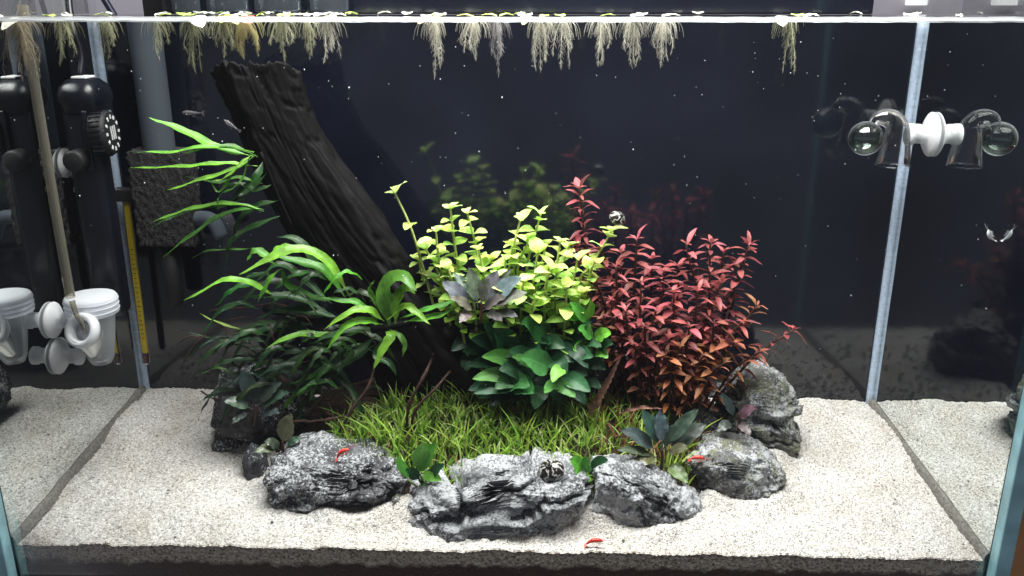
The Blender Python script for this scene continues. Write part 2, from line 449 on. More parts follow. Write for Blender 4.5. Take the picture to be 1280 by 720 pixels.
def back_material():
    m, N, L = mat('black_film'); b = N['Principled BSDF']
    geo = N.new('ShaderNodeNewGeometry')
    n = N.new('ShaderNodeTexNoise'); n.inputs['Scale'].default_value = 14; n.inputs['Detail'].default_value = 5
    L.new(geo.outputs['Position'], n.inputs['Vector'])
    r = N.new('ShaderNodeValToRGB'); e = r.color_ramp.elements
    e[0].position = 0.3; e[0].color = (0.0030, 0.0038, 0.0076, 1); e[1].position = 0.75; e[1].color = (0.0062, 0.0078, 0.0145, 1)
    L.new(n.outputs['Fac'], r.inputs[0]); L.new(r.outputs[0], b.inputs['Base Color'])
    # duller spots on the glass low down at the right
    v = N.new('ShaderNodeTexNoise'); v.inputs['Scale'].default_value = 260; v.inputs['Detail'].default_value = 3
    L.new(geo.outputs['Position'], v.inputs['Vector'])
    w = N.new('ShaderNodeTexNoise'); w.inputs['Scale'].default_value = 18; w.inputs['Detail'].default_value = 3
    L.new(geo.outputs['Position'], w.inputs['Vector'])
    sx = N.new('ShaderNodeSeparateXYZ'); L.new(geo.outputs['Position'], sx.inputs[0])
    mx_ = N.new('ShaderNodeMapRange'); L.new(sx.outputs[0], mx_.inputs['Value'])
    mx_.inputs['From Min'].default_value = 0.12; mx_.inputs['From Max'].default_value = 0.24; mx_.inputs['To Max'].default_value = 0.13
    ad = N.new('ShaderNodeMath'); L.new(v.outputs['Fac'], ad.inputs[0]); L.new(mx_.outputs[0], ad.inputs[1])
    mz = N.new('ShaderNodeMapRange'); L.new(sx.outputs[2], mz.inputs['Value'])
    mz.inputs['From Min'].default_value = 0.03; mz.inputs['From Max'].default_value = 0.11; mz.inputs['To Max'].default_value = -0.4
    ad3 = N.new('ShaderNodeMath'); L.new(ad.outputs[0], ad3.inputs[0]); L.new(mz.outputs[0], ad3.inputs[1])
    ad2 = N.new('ShaderNodeMath'); ad2.operation = 'MULTIPLY_ADD'; ad2.inputs[1].default_value = 0.5
    L.new(w.outputs['Fac'], ad2.inputs[0]); L.new(ad3.outputs[0], ad2.inputs[2])
    mr = N.new('ShaderNodeMapRange'); L.new(ad2.outputs[0], mr.inputs['Value'])
    mr.inputs['From Min'].default_value = 0.90; mr.inputs['From Max'].default_value = 0.94
    mr.inputs['To Min'].default_value = 0.80; mr.inputs['To Max'].default_value = 0.42
    L.new(mr.outputs[0], b.inputs['Specular IOR Level'])
    b.inputs['Roughness'].default_value = 0.085; b.inputs['IOR'].default_value = 1.5
    return m
def mirror_pane():
    m, N, L = mat('pane_inner_face'); N.remove(N['Principled BSDF'])
    g = N.new('ShaderNodeBsdfGlossy'); g.inputs['Color'].default_value = (0.80, 0.83, 0.82, 1); g.inputs['Roughness'].default_value = 0.012
    L.new(g.outputs[0], N['Material Output'].inputs[0]); return m
def emit(name, col, s):
    m, N, L = mat(name); N.remove(N['Principled BSDF'])
    e = N.new('ShaderNodeEmission'); e.inputs[0].default_value = (*col, 1); e.inputs[1].default_value = s
    L.new(e.outputs[0], N['Material Output'].inputs[0]); return m
def tint_mat(name, transl=0.3, rough=0.5):
    m, N, L = mat(name); b = N['Principled BSDF']
    a = N.new('ShaderNodeAttribute'); a.attribute_name = 'tint'
    L.new(a.outputs['Color'], b.inputs['Base Color']); b.inputs['Roughness'].default_value = rough
    b.inputs['Specular IOR Level'].default_value = 0.3
    t = N.new('ShaderNodeBsdfTranslucent'); L.new(a.outputs['Color'], t.inputs[0])
    ms = N.new('ShaderNodeMixShader'); ms.inputs[0].default_value = transl
    L.new(b.outputs[0], ms.inputs[1]); L.new(t.outputs[0], ms.inputs[2]); L.new(ms.outputs[0], N['Material Output'].inputs[0])
    return m
M['sand'] = sand_material(); M['layer'] = layer_material()
M['rock_pale'] = rock_material('speckled_stone', (0.045, 0.046, 0.053), (0.105, 0.108, 0.118), (0.23, 0.235, 0.245), 0.74)
M['rock_mid'] = rock_material('grey_stone', (0.032, 0.032, 0.036), (0.085, 0.085, 0.088), (0.18, 0.18, 0.178), 0.45, 0.6)
M['rock_dark'] = rock_material('dark_stone', (0.010, 0.010, 0.012), (0.024, 0.024, 0.028), (0.065, 0.065, 0.07), 0.0)
M['rock_twin'] = rock_material('crusted_stone', (0.018, 0.018, 0.022), (0.05, 0.05, 0.058), (0.13, 0.132, 0.142), 0.42)
M['wood'] = wood_material(); M['back'] = back_material(); M['mirror'] = mirror_pane()
M['root_wood'] = plain('brown_root', (0.038, 0.018, 0.013), 0.7, 0.3, 0.5, 300, var=0.5)
M['pane'] = thin_glass('clear_pane', (0.985, 0.995, 0.99), 1.45, 0.5)
M['pane_edge'] = plain('pane_edge', (0.30, 0.56, 0.62), 0.25, 0.5, var=0.25, bscale=60)
M['water'] = thin_glass('water_surface', (0.99, 1, 1), 1.33, 1.0)
M['seam'] = plain('silicone', (0.36, 0.44, 0.56), 0.35, 0.5, 0.3, 400, var=0.2)
M['foot_strip'] = plain('mottled_grey', (0.145, 0.14, 0.125), 0.8, 0.2, 0.8, 500, var=0.4)
M['soil'] = plain('dark_soil', (0.022, 0.014, 0.009), 0.9, 0.2, 1.0, 500, var=0.6)
M['fern'] = leaf_mat('fern_leaf', 0.30, 0.36, 0.4, 0.22, 11, 0.30, 160)
M['anubias'] = leaf_mat('broad_leaf', 0.18, 0.45, 0.35, 0.35, 6, 0.15, 90)
M['buce'] = leaf_mat('grey_leaf', 0.15, 0.33, 0.5, 0.25, 8, 0.3, 200)
M['lime'] = leaf_mat('lime_leaf', 0.40, 0.42, 0.35, 0.2, 4, 0.15, 120)
M['red'] = leaf_mat('red_leaf', 0.35, 0.42, 0.35, 0.3, 5, 0.3, 150)
M['float'] = leaf_mat('floating_leaf', 0.30, 0.45, 0.3, 0.15, 4, 0.15, 120)
M['lime_stem'] = plain('pale_stem', (0.36, 0.40, 0.14), 0.5, 0.3, var=0.2)
M['red_stem'] = plain('dark_red_stem', (0.045, 0.016, 0.011), 0.5, 0.3, var=0.3)
M['green_stem'] = plain('green_stem', (0.06, 0.10, 0.025), 0.5, 0.3, var=0.2)
M['grass'] = tint_mat('grass_blade', 0.35, 0.45)
M['roots'] = tint_mat('root_hair', 0.4, 0.6)
M['debris'] = tint_mat('grit', 0.0, 0.8)
M['black'] = plain('black_plastic', (0.004, 0.005, 0.009), 0.3, 0.4, var=0.2, bscale=80)
M['rubber'] = plain('dull_black', (0.009, 0.009, 0.010), 0.6, 0.3)
M['mark'] = plain('white_print', (0.62, 0.62, 0.64), 0.5)
M['white'] = plain('white_silicone', (0.86, 0.87, 0.89), 0.4, 0.4, var=0.04)
def _soften(m, col, f):
    N, L = m.node_tree.nodes, m.node_tree.links
    t = N.new('ShaderNodeBsdfTranslucent'); t.inputs[0].default_value = (*col, 1)
    x = N.new('ShaderNodeMixShader'); x.inputs[0].default_value = f
    L.new(N['Principled BSDF'].outputs[0], x.inputs[1]); L.new(t.outputs[0], x.inputs[2]); L.new(x.outputs[0], N['Material Output'].inputs[0])
_soften(M['white'], (0.9, 0.91, 0.93), 0.45)
M['milk'] = thin_glass('frosted_plastic', (0.93, 0.95, 0.97), 1.45, 1.0, 0.12, 0.34, (0.90, 0.92, 0.95))
M['milkcap'] = thin_glass('milky_cap', (0.93, 0.95, 0.97), 1.45, 1.0, 0.2, 0.86, (0.84, 0.86, 0.90))
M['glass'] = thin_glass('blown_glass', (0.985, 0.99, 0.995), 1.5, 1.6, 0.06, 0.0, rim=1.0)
M['tube_glass'] = thin_glass('old_glass_tube', (0.78, 0.75, 0.66), 1.5, 1.6, 0.05, 0.30, (0.48, 0.45, 0.37))
M['fluid'] = thin_glass('green_fluid', (0.86, 0.92, 0.88), 1.33, 0.8, 0.0, 0.04, (0.25, 0.36, 0.3))
M['yellow'] = plain('yellow_scale', (0.78, 0.58, 0.03), 0.35, 0.5, var=0.06)
M['redtip'] = plain('dark_red_bulb', (0.05, 0.008, 0.007), 0.2, 0.6)
M['sponge'] = plain('black_sponge', (0.034, 0.033, 0.034), 0.95, 0.1, 1.0, 1100, var=0.9)
M['lift'] = thin_glass('grey_tube', (0.5, 0.54, 0.58), 1.45, 0.6, 0.1, 0.7, (0.17, 0.20, 0.24))
M['shrimp'] = plain('red_shrimp', (0.62, 0.035, 0.02), 0.35, 0.5, var=0.3, bscale=500)
M['palefish'] = thin_glass('pale_fish', (0.75, 0.75, 0.78), 1.4, 0.8, 0.2, 0.45, (0.30, 0.28, 0.30))
M['brown'] = plain('dead_brown', (0.17, 0.085, 0.06), 0.8, 0.2, 0.6, 500, var=0.4)
M['bubble'] = plain('white_speck', (0.75, 0.78, 0.82), 0.4)
M['wall'] = plain('grey_wall', (0.52, 0.50, 0.54), 0.9, 0.1)
M['board'] = plain('brown_board', (0.62, 0.31, 0.13), 0.55, 0.3, 0.1, 40, var=0.12)
M['foam'] = plain('white_foam', (0.85, 0.86, 0.86), 0.45, 0.5)
M['wet'] = thin_glass('water_edge', (0.8, 0.84, 0.86), 1.33, 1.6, 0.08, 0.55, (0.62, 0.64, 0.66))
M['lampwhite'] = emit('lamp_glow', (1, 1, 1), 1.1)
M['navy'] = plain('navy_plastic', (0.012, 0.014, 0.05), 0.35, 0.5)
M['jar'] = thin_glass('pale_jar', (0.72, 0.80, 0.86), 1.5, 1.5, 0.05, 0.10, (0.5, 0.58, 0.66))
def snail_material():
    m, N, L = mat('zebra_shell'); b = N['Principled BSDF']
    uv = N.new('ShaderNodeUVMap'); wv = N.new('ShaderNodeTexWave')
    wv.inputs['Scale'].default_value = 0.8; wv.inputs['Distortion'].default_value = 7; wv.inputs['Detail'].default_value = 3
    wv.inputs['Detail Scale'].default_value = 2.5
    mp = N.new('ShaderNodeMapping'); mp.inputs['Scale'].default_value = (3, 3, 1)
    L.new(uv.outputs[0], mp.inputs[0]); L.new(mp.outputs[0], wv.inputs['Vector'])
    r = N.new('ShaderNodeValToRGB'); e = r.color_ramp.elements
    e[0].position = 0.70; e[0].color = (0.014, 0.011, 0.010, 1); e[1].position = 0.92; e[1].color = (0.42, 0.41, 0.39, 1)
    L.new(wv.outputs['Fac'], r.inputs[0]); L.new(r.outputs[0], b.inputs['Base Color']); b.inputs['Roughness'].default_value = 0.25
    return m
M['snail'] = snail_material()

# ------------------------------------------------------------------ SETTING: sand, soil, water, wall
SX0 = 0.024
def soil_z(x, y):
    """dark planting mound inside the ring of stones"""
    ry = np.where(np.asarray(y) < 0.12, 0.079, 0.115)
    r2 = np.abs((x-0.012)/0.190)**3+np.abs((y-0.120)/ry)**2.4
    return 0.043*np.clip(1-r2, 0, 1)**0.8-0.006
def make_sand():
    nx, ny = 860, 330
    xs = np.linspace(-W/2+0.0005, W/2-0.0005, nx); ys = np.linspace(0.0012, D-0.0008, ny)
    X, Y = np.meshgrid(xs, ys); x, y = X.ravel(), Y.ravel()
    z = sand_z(x, y)
    P = np.c_[x, y, np.zeros_like(x)]
    for cx_, cy_, rx_, ry_ in ((-.098, .062, .054, .034), (-.005, .046, .066, .031), (.100, .050, .042, .030), (.158, .082, .042, .034), (.185, .136, .034, .036), (-.152, .132, .042, .040)):
        rr_ = np.sqrt(((x-cx_)/rx_)**2+((y-cy_)/ry_)**2)
        z = z+0.0042*np.exp(-((rr_-0.95)/0.26)**2)*(1+0.8*noise3(P*55, 33))*np.clip(y/0.012, 0, 1)
    z = z+0.0034*fbm(P*14, 3, 3)*np.clip(y/0.03, 0.15, 1)+0.0011*fbm(P*60, 3, 9)
    g = noise3(P*900, 21)*0.00042+noise3(P*520, 22)*0.00045
    z = z+g
    V = np.c_[x, y, z]
    i = np.arange((nx-1)*(ny-1)); a = i//(nx-1)*nx+i % (nx-1)
    F = np.c_[a, a+1, a+nx+1, a+nx]
    o = mk('sand', V, F, M['sand'], smooth=True)
    tag(o, kind='structure')
    # the cut of the bed against the front pane
    n2 = 700; m2 = 30; xs2 = np.linspace(-W/2+0.0005, W/2-0.0005, n2)
    top = z.reshape(ny, nx)[0]; tz = np.interp(xs2, xs, top)+0.0004
    V = []
    for j in range(m2):
        f = j/(m2-1); zz = tz*(1-f)+(-0.036)*f
        yy = 0.0014+0.0002*noise3(np.c_[xs2*700, np.full(n2, j*1.3), np.zeros(n2)], 5)+(0.0006*(1-f*8) if f < 0.125 else 0)
        V.append(np.c_[xs2, yy, zz])
    V = np.vstack(V); i = np.arange((n2-1)*(m2-1)); a = i//(n2-1)*n2+i % (n2-1)
    o2 = mk('sand_cut', V, np.c_[a, a+n2, a+n2+1, a+1], M['layer'], parent=o)
    # soil mound
    nx, ny = 260, 130
    xs = np.linspace(-0.18, 0.205, nx); ys = np.linspace(0.035, D-0.004, ny)
    X, Y = np.meshgrid(xs, ys); x, y = X.ravel(), Y.ravel(); P = np.c_[x, y, 0*x]
    z = sand_z(x, y)+soil_z(x, y)+0.0025*fbm(P*70, 4, 4)+0.0008*noise3(P*500, 3)
    i = np.arange((nx-1)*(ny-1)); a = i//(nx-1)*nx+i % (nx-1)
    s = mk('soil', np.c_[x, y, z], np.c_[a, a+1, a+nx+1, a+nx], M['soil']); tag(s, kind='structure')
make_sand()
def ground_top(x, y):
    s = float(sand_z(x, y)); return s+max(0.0, float(soil_z(x, y)))

# room wall behind the tank, above the water line
o = mk('wall', *box((0.0, 1.1, 0.2), (4.0, 0.04, 2.2)), M['wall'], smooth=False); tag(o, kind='structure')

# ------------------------------------------------------------------ AQUARIUM
aq = empty('aquarium', (0, 0.1, -0.04), 'rectangular glass aquarium with black back and white sand bed', 'aquarium')
T = 0.0055
ZB, ZT = -0.038, 0.360
def quadbox(x0, x1, y0, y1, z0, z1): return box(((x0+x1)/2, (y0+y1)/2, (z0+z1)/2), (x1-x0, y1-y0, z1-z0))
mk('front_pane', *quadbox(-W/2-T, W/2+T, -0.0045, 0.0006, ZB, ZT), M['pane'], aq, False)
o = mk('back_pane', *quadbox(-W/2, W/2, D, D+0.005, ZB, H-0.001), M['back'], aq, False)
xa = on_y(207, 10, D+0.02)[0]; xb = on_y(1091, 10, D+0.02)[0]
mk('back_film', *box(((xa+xb)/2, D+0.02, 0.34), (xb-xa, 0.003, 0.08), 0.0012), M['back'], aq, False)
for s in (-1, 1):
    x = s*W/2
    mk('side_pane', *quadbox(min(x+s*.0012, x+s*T), max(x+s*.0012, x+s*T), 0.0008, D+0.005, ZB, H-0.0005), M['mirror'], aq, False)
    mk('side_pane_top', *quadbox(min(x, x+s*T*0.8), max(x, x+s*T*0.8), 0.0008, D+0.005, H+0.0005, ZT), M['pane'], aq, False)
    # bluish polished front edge of the side pane
    we = 0.006 if s < 0 else 0.0095
    mk('pane_edge', *box((x+s*we/2+s*0.0006, -0.0050, 0.14), (we, 0.0085, 0.42), 0.0008), M['pane_edge'], aq, False)
    # silicone bead in the back corner
    P = [(x+s*0.0006, D-0.0012, z) for z in np.linspace(-0.01, H-0.001, 24)]
    mk('corner_bead', *tube(P, [0.0036+0.00006*math.sin(i*1.7) for i in range(24)], 10), M['seam'], aq)
    # uneven grey strip along the foot of the side pane
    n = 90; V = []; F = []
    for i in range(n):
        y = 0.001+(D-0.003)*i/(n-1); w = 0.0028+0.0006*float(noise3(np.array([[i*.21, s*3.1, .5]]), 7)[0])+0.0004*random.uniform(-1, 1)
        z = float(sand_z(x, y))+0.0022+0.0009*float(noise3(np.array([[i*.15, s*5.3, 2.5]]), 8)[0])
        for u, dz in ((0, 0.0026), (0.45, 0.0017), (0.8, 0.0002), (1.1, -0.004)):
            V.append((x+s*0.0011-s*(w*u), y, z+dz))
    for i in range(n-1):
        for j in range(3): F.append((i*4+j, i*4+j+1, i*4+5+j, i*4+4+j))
    mk('bottom_strip', V, F, M['foot_strip'], aq)
mk('base_frame', *quadbox(-W/2-T, W/2+T, -0.004, D+0.005, ZB-0.03, ZB-0.001), M['rubber'], aq, False)

# water surface and its bright edge at the front pane
nx, ny = 120, 40
X, Y = np.meshgrid(np.linspace(-W/2+0.001, W/2-0.001, nx), np.linspace(0.001, D-0.001, ny))
P = np.c_[X.ravel(), Y.ravel(), 0*X.ravel()]
i = np.arange((nx-1)*(ny-1)); a = i//(nx-1)*nx+i % (nx-1)
P[:, 2] = H+0.00015*noise3(P*60, 2)
wo = mk('water', P, np.c_[a, a+1, a+nx+1, a+nx], M['water']); tag(wo, kind='structure')
n = 160; V = []; F = []
for i in range(n):
    x = -W/2+0.001+(W-0.002)*i/(n-1)
    k = 0.0001*math.sin(i*0.9)+0.0001*random.uniform(-1, 1)
    for yy, dz in ((0.0010, 0.0013), (0.0012, 0.0004), (0.0022, -0.0006), (0.0040, -0.0010), (0.0012, -0.0014)):
        V.append((x, yy, H+dz+k))
for i in range(n-1):
    for j in range(4): F.append((i*5+j, i*5+5+j, i*5+6+j, i*5+1+j))
mk('water_edge', V, F, M['wet'], wo)

# ------------------------------------------------------------------ ROCKS
import bmesh
_ico = {}
def ico(sub):
    if sub not in _ico:
        bm = bmesh.new(); bmesh.ops.create_icosphere(bm, subdivisions=sub, radius=1)
        V = np.array([v.co[:] for v in bm.verts]); F = np.array([[v.index for v in f.verts] for f in bm.faces]); bm.free()
        _ico[sub] = (V, F)
    return _ico[sub]
def rock(name, box_px, Y, depth, prof, m, seed, label, group=None, sub=6, layers=7, tilt=(0.2, 0.1), amp=0.16, sq=0.62, lump=0.22, parent=None, cat='rock', facets=22):
    """box_px x0,y0,x1,y1 in the photo; prof: top outline (u 0..1, height 0..1)"""
    x0, y0, x1, y1 = box_px
    A = on_y(x0, (y0+y1)/2, Y); B = on_y(x1, (y0+y1)/2, Y)
    hw = (B[0]-A[0])/2; cx = (A[0]+B[0])/2
    zt = on_y((x0+x1)/2, y0, Y)[2]
    zb = on_y((x0+x1)/2, y1, Y-depth*0.62)[2]-0.006
    S, F = ico(sub); P = S.copy()
    P = np.sign(P)*np.abs(P)**sq                         # blockier than a ball
    P /= np.abs(P).max()
    u = np.clip(P[:, 0]*0.5+0.5, 0, 1)
    pu = np.array([p[0] for p in prof]); ph = np.array([p[1] for p in prof])
    top = np.interp(u, pu, ph)
    Q = np.c_[P[:, 0]*hw, P[:, 1]*depth/2, np.zeros(len(P))]
    v = P[:, 2]*0.5+0.5
    Q[:, 2] = v*top*(zt-zb)
    R = max(hw, (zt-zb)/2)
    q = Q/R
    rg = np.random.default_rng(seed)
    cen = np.array([0, 0, (zt-zb)/2/R])
    for _ in range(facets):                               # chipped faces
        nv_ = unit(rg.normal(size=3)*np.array([1, 1, 0.8])+np.array([0, -0.25, 0.15])); nv_[2] = max(nv_[2], -0.05)
        sup = ((q-cen) @ nv_)
        dd = np.quantile(sup, rg.uniform(0.86, 0.97))
        q = q-np.maximum(0, sup-dd)[:, None]*nv_*0.85
    nrm = S.copy(); nrm[:, 2] *= 0.5; nrm /= np.linalg.norm(nrm, axis=1)[:, None]
    ax = unit((tilt[0], tilt[1], 1.0))
    warp = 0.40*fbm(q*1.9+seed, 3, seed)+0.30*fbm(q*5.5, 4, seed+3)
    t = (q @ ax)*layers*0.5+warp
    fr = t-np.floor(t); k = np.floor(t).astype(int)
    off = _h(k, k*0+seed, k*0, 5)                         # each bed sticks out by its own amount
    ledge = np.where(fr < 0.12, -1.0+fr*2.5, np.where(fr < 0.2, -0.7+(fr-0.12)*9, (fr-0.2)*0.25))
    patch = np.clip(1.6*fbm(q*1.4+7+seed, 2, seed+8)+0.55, 0, 1)
    d = amp*(0.5*off+0.85*ledge)*patch
    t2 = q @ unit((1.0, 0.4, -0.35+0.2*math.sin(seed)))*2.1+0.5*fbm(q*2.6+seed*2, 3, seed+12)
    f2 = np.abs(t2-np.round(t2))
    d = d-amp*0.75*np.clip(1-f2/0.07, 0, 1)*np.clip(1.8*noise3(q*1.7+seed, seed+14)+0.2, 0, 1)   # cross cracks
    d = d+lump*0.5*fbm(q*1.3+seed*3.1, 2, seed+20)
    rd = fbm(q*4.2+seed, 4, seed+30, True)
    d = d+0.060*rd+0.045*np.clip(fbm(q*9, 3, seed+50), -1, 0.15)+0.020*fbm(q*24, 3, seed+40)
    d = d*np.clip((q[:, 2]+0.02)/0.12, 0.15, 1)
    Q = q*R+nrm*(d*R*0.62)[:, None]
    lo, hi = np.quantile(Q, 0.002, axis=0), Q.max(axis=0)
    Q[:, 0] = (Q[:, 0]-(lo[0]+hi[0])/2)*2*hw/(hi[0]-lo[0])
    Q[:, 2] = (Q[:, 2]-lo[2])*(zt-zb)/(hi[2]-lo[2])
    V = Q+np.array([cx, Y, zb])
    o = mk(name, V, F, m, parent, base=(cx, Y, zb))
    if parent is None: tag(o, label, cat, group)
    return o
G = 'stones ringing the planting'
rock('rock', (264, 452, 392, 564), 0.132, 0.075, [(0, .35), (.15, .8), (.4, 1), (.75, .8), (1, .5)], M['rock_dark'], 3,
     'dark craggy stone under the left fern beside the sand', G, layers=6, amp=0.3, lump=0.55, sq=0.85, facets=14)
rock('rock', (336, 556, 514, 647), 0.062, 0.062, [(0, .62), (.15, .93), (.35, .97), (.52, .82), (.68, 1.0), (.85, .9), (1, .45)], M['rock_twin'], 8,
     'two-humped dark stone with white crusted top', G, layers=4, amp=0.20, lump=0.32, sq=0.58, sub=7)
rock('rock', (503, 575, 742, 674), 0.046, 0.056, [(0, .3), (.12, .48), (.32, .62), (.5, .9), (.6, 1), (.8, .93), (.95, .8), (1, .55)], M['rock_pale'], 41,
     'long pale layered stone with a snail on top', G, layers=9, tilt=(-0.14, 0.12), amp=0.46, lump=0.14, sq=0.45, sub=7)
rock('rock', (738, 570, 888, 668), 0.050, 0.054, [(0, .85), (.15, 1), (.35, .92), (.6, .62), (.85, .34), (1, .12)], M['rock_pale'], 12,
     'grey stone sloping down to a point on the sand', G, layers=7, tilt=(0.75, 0.1), amp=0.26, lump=0.22, sq=0.52, sub=7)
rock('rock', (832, 549, 981, 629), 0.082, 0.062, [(0, .6), (.2, .85), (.42, 1), (.7, .82), (.9, .5), (1, .25)], M['rock_mid'], 17,
     'smooth olive grey stone with a shrimp on it', G, layers=4, tilt=(0.3, 0.2), amp=0.13, lump=0.26, sq=0.6)
rock('rock', (888, 456, 1000, 574), 0.136, 0.064, [(0, .75), (.25, .95), (.55, 1), (.8, .92), (1, .7)], M['rock_mid'], 21,
     'tall ledged stone below the red plants', G, layers=7, tilt=(0.15, 0.25), amp=0.42, lump=0.28, sq=0.6)
rock('rock', (716, 438, 800, 512), 0.150, 0.04, [(0, .8), (.3, 1), (.7, .92), (1, .7)], M['rock_dark'], 26,
     'dark layered stone between the anubias and the red plants', G, layers=6, tilt=(0.3, 0.1), amp=0.2)
for bx_, Y, dp, m, sd, lb in (
        ((484, 618, 514, 650), 0.040, 0.016, 'rock_mid', 31, 'slate chip wedged between crusted and pale stone'),
        ((500, 642, 524, 660), 0.030, 0.012, 'rock_mid', 32, 'flat slate chip at the tip of the long pale stone'),
        ((736, 604, 770, 652), 0.040, 0.018, 'rock_mid', 33, 'upright stone chip between pale stone and sloping stone'),
        ((266, 538, 306, 562), 0.112, 0.018, 'rock_dark', 34, 'small flat stone at the foot of the craggy stone'),
        ((304, 556, 336, 604), 0.085, 0.02, 'rock_twin', 35, 'small pitted stone beside the two-humped stone'),
        ((424, 540, 520, 580), 0.086, 0.03, 'rock_dark', 36, 'half buried dark stone behind the two-humped stone'),
        ((800, 500, 900, 560), 0.110, 0.04, 'rock_dark', 37, 'dark stone behind the rosette plant at the right')):
    rock('rock_chip' if bx_[2]-bx_[0] < 50 else 'rock', bx_, Y, dp, [(0, .5), (.3, 1), (.7, .9), (1, .4)], M[m], sd, lb, G, sub=5, layers=4, amp=0.15, lump=0.3, cat='rock')

# ------------------------------------------------------------------ DRIFTWOOD
YO = 0.0
def oy(px, py, Y): return on_y(px, py, Y+YO)
def driftwood():
    t = empty('driftwood', oy(590, 505, 0.12), 'thick black driftwood trunk leaning up to the water surface', 'driftwood')
    Lp = [(263, 88), (280, 128), (302, 178), (334, 250), (378, 325), (424, 398), (466, 468), (492, 540)]
    Rp = [(377, 86), (388, 130), (413, 182), (462, 250), (506, 312), (548, 366), (612, 436), (655, 540)]
    n = 150; seg = 160
    Lc = smooth_path([oy(a, b, 0.125) for a, b in Lp], n); Rc = smooth_path([oy(a, b, 0.125) for a, b in Rp], n)
    mid = (Lc+Rc)/2; hw = (Rc-Lc)/2
    V = []; UV = []; F = []
    ang = np.linspace(0, 2*pi, seg, endpoint=False)
    s = np.linspace(0, 1, n)
    planes = [(92, .60), (138, .74), (58, .86), (20, .93), (345, .97), (178, .97), (205, .9), (240, .8), (275, .72), (310, .85)]
    for i in range(n):
        r = np.linalg.norm(hw[i])
        den = np.max([np.cos(ang-math.radians(th+10*math.sin(s[i]*5+th)))/(dd*(1+.07*math.sin(s[i]*9+th*3))) for th, dd in planes], axis=0)
        rr = 1/np.maximum(den, .6)                                   # a split slab, not a round pole
        ca, sa = np.cos(ang), np.sin(ang)
        lo, hi = (rr*ca).min(), (rr*ca).max()
        fib = fbm(np.c_[ca*7, sa*7, np.full(seg, s[i]*2.2)], 3, 6, True)
        fin = fbm(np.c_[ca*22, sa*22, np.full(seg, s[i]*6)], 3, 8)
        knob = np.clip(fbm(np.c_[ca*2.2, sa*2.2, np.full(seg, s[i]*13)], 3, 15), -.2, 1)
        msk = np.clip(0.55+0.9*fbm(np.c_[ca*1.6, sa*1.6, np.full(seg, s[i]*4)], 2, 71), 0.1, 1.3)
        crk = np.clip(fbm(np.c_[ca*3.2, sa*3.2, np.full(seg, s[i]*9)], 4, 91, True)-.75, 0, 1)
        k = 1-0.10*crk+msk*(0.022*(fib-.5)+0.018*fin)+0.055*knob*(0.4+0.6*(ca > .3))
        x_ = (rr*ca-(lo+hi)/2)*2/(hi-lo)*k; y_ = rr*sa*k
        p = mid[i]+x_[:, None]*hw[i]+np.array([0, -1, 0.25])*(y_*r*0.85)[:, None]
        if i < 10:   # broken uneven top rim
            jag = (0.0030*fbm(np.c_[ca*1.7, sa*1.7, 0*ang], 2, 44)+0.0022*fbm(np.c_[ca*9, sa*9, 0*ang], 4, 47))*(1-i/10)
            p[:, 2] += jag
        V.append(p); UV.append(np.c_[ang/(2*pi), np.full(seg, s[i])])
    # sunken ragged top
    for j, f in enumerate((0.86, 0.66, 0.4, 0.15)):
        c = V[0].mean(0); p = c+(V[0]-c)*f
        p[:, 2] += -0.0012*(j+1)*0.6+0.0028*fbm(p*170, 3, 4)
        V.insert(0, p); UV.insert(0, np.c_[ang/(2*pi), np.full(seg, -0.02*(j+1))])
    for i in range(len(V)-1):
        for j in range(seg):
            k = (j+1) % seg; F.append((i*seg+j, (i+1)*seg+j, (i+1)*seg+k, i*seg+k))
    F.append(tuple(range(seg)))
    mk('trunk', np.vstack(V), F, M['wood'], t, uv=np.vstack(UV))
    for pts, r0, r1, m in (
            ([(350, 470, .09), (385, 500, .085), (430, 528, .08), (470, 545, .078)], .0032, .0042, 'root_wood'),
            ([(552, 424, .118), (544, 440, .088), (531, 468, .07), (512, 505, .068), (508, 540, .07)], .0022, .0030, 'root_wood'),
            ([(585, 440, .118), (566, 460, .084), (545, 485, .068), (520, 512, .066), (512, 545, .07)], .0019, .0026, 'root_wood'),
            ([(346, 527, .075), (390, 526, .074), (440, 520, .076)], .0022, .0028, 'root_wood'),
            ([(262, 388, .13), (300, 385, .13), (350, 380, .135), (372, 400, .135)], .0012, .0022, 'root_wood'),
            ([(470, 330, .10), (505, 372, .085), (545, 436, .08), (590, 480, .088)], .002, .005, 'wood'),
            ([(600, 372, .10), (590, 400, .10), (560, 420, .1)], .005, .006, 'wood'),
            ([(478, 430, .118), (470, 448, .090), (462, 480, .075), (440, 512, .07), (425, 540, .07)], .0016, .003, 'root_wood'),
            ([(440, 440, .112), (422, 458, .09), (408, 490, .08), (380, 520, .078)], .001, .002, 'root_wood')):
        P = smooth_path([oy(*p) for p in pts], 22)
        R = np.linspace(r0, r1, 22)*(0.42 if m == 'root_wood' else 1)*(1+0.18*np.sin(np.arange(22)*1.3))
        Vt, Ft = tube(P, R, 10)
        mk('branch', Vt+0.0006*noise3(Vt*300, 5)[:, None], Ft, M[m], t, uv=Vt[:, :2]*30)
YO = 0.016
driftwood()

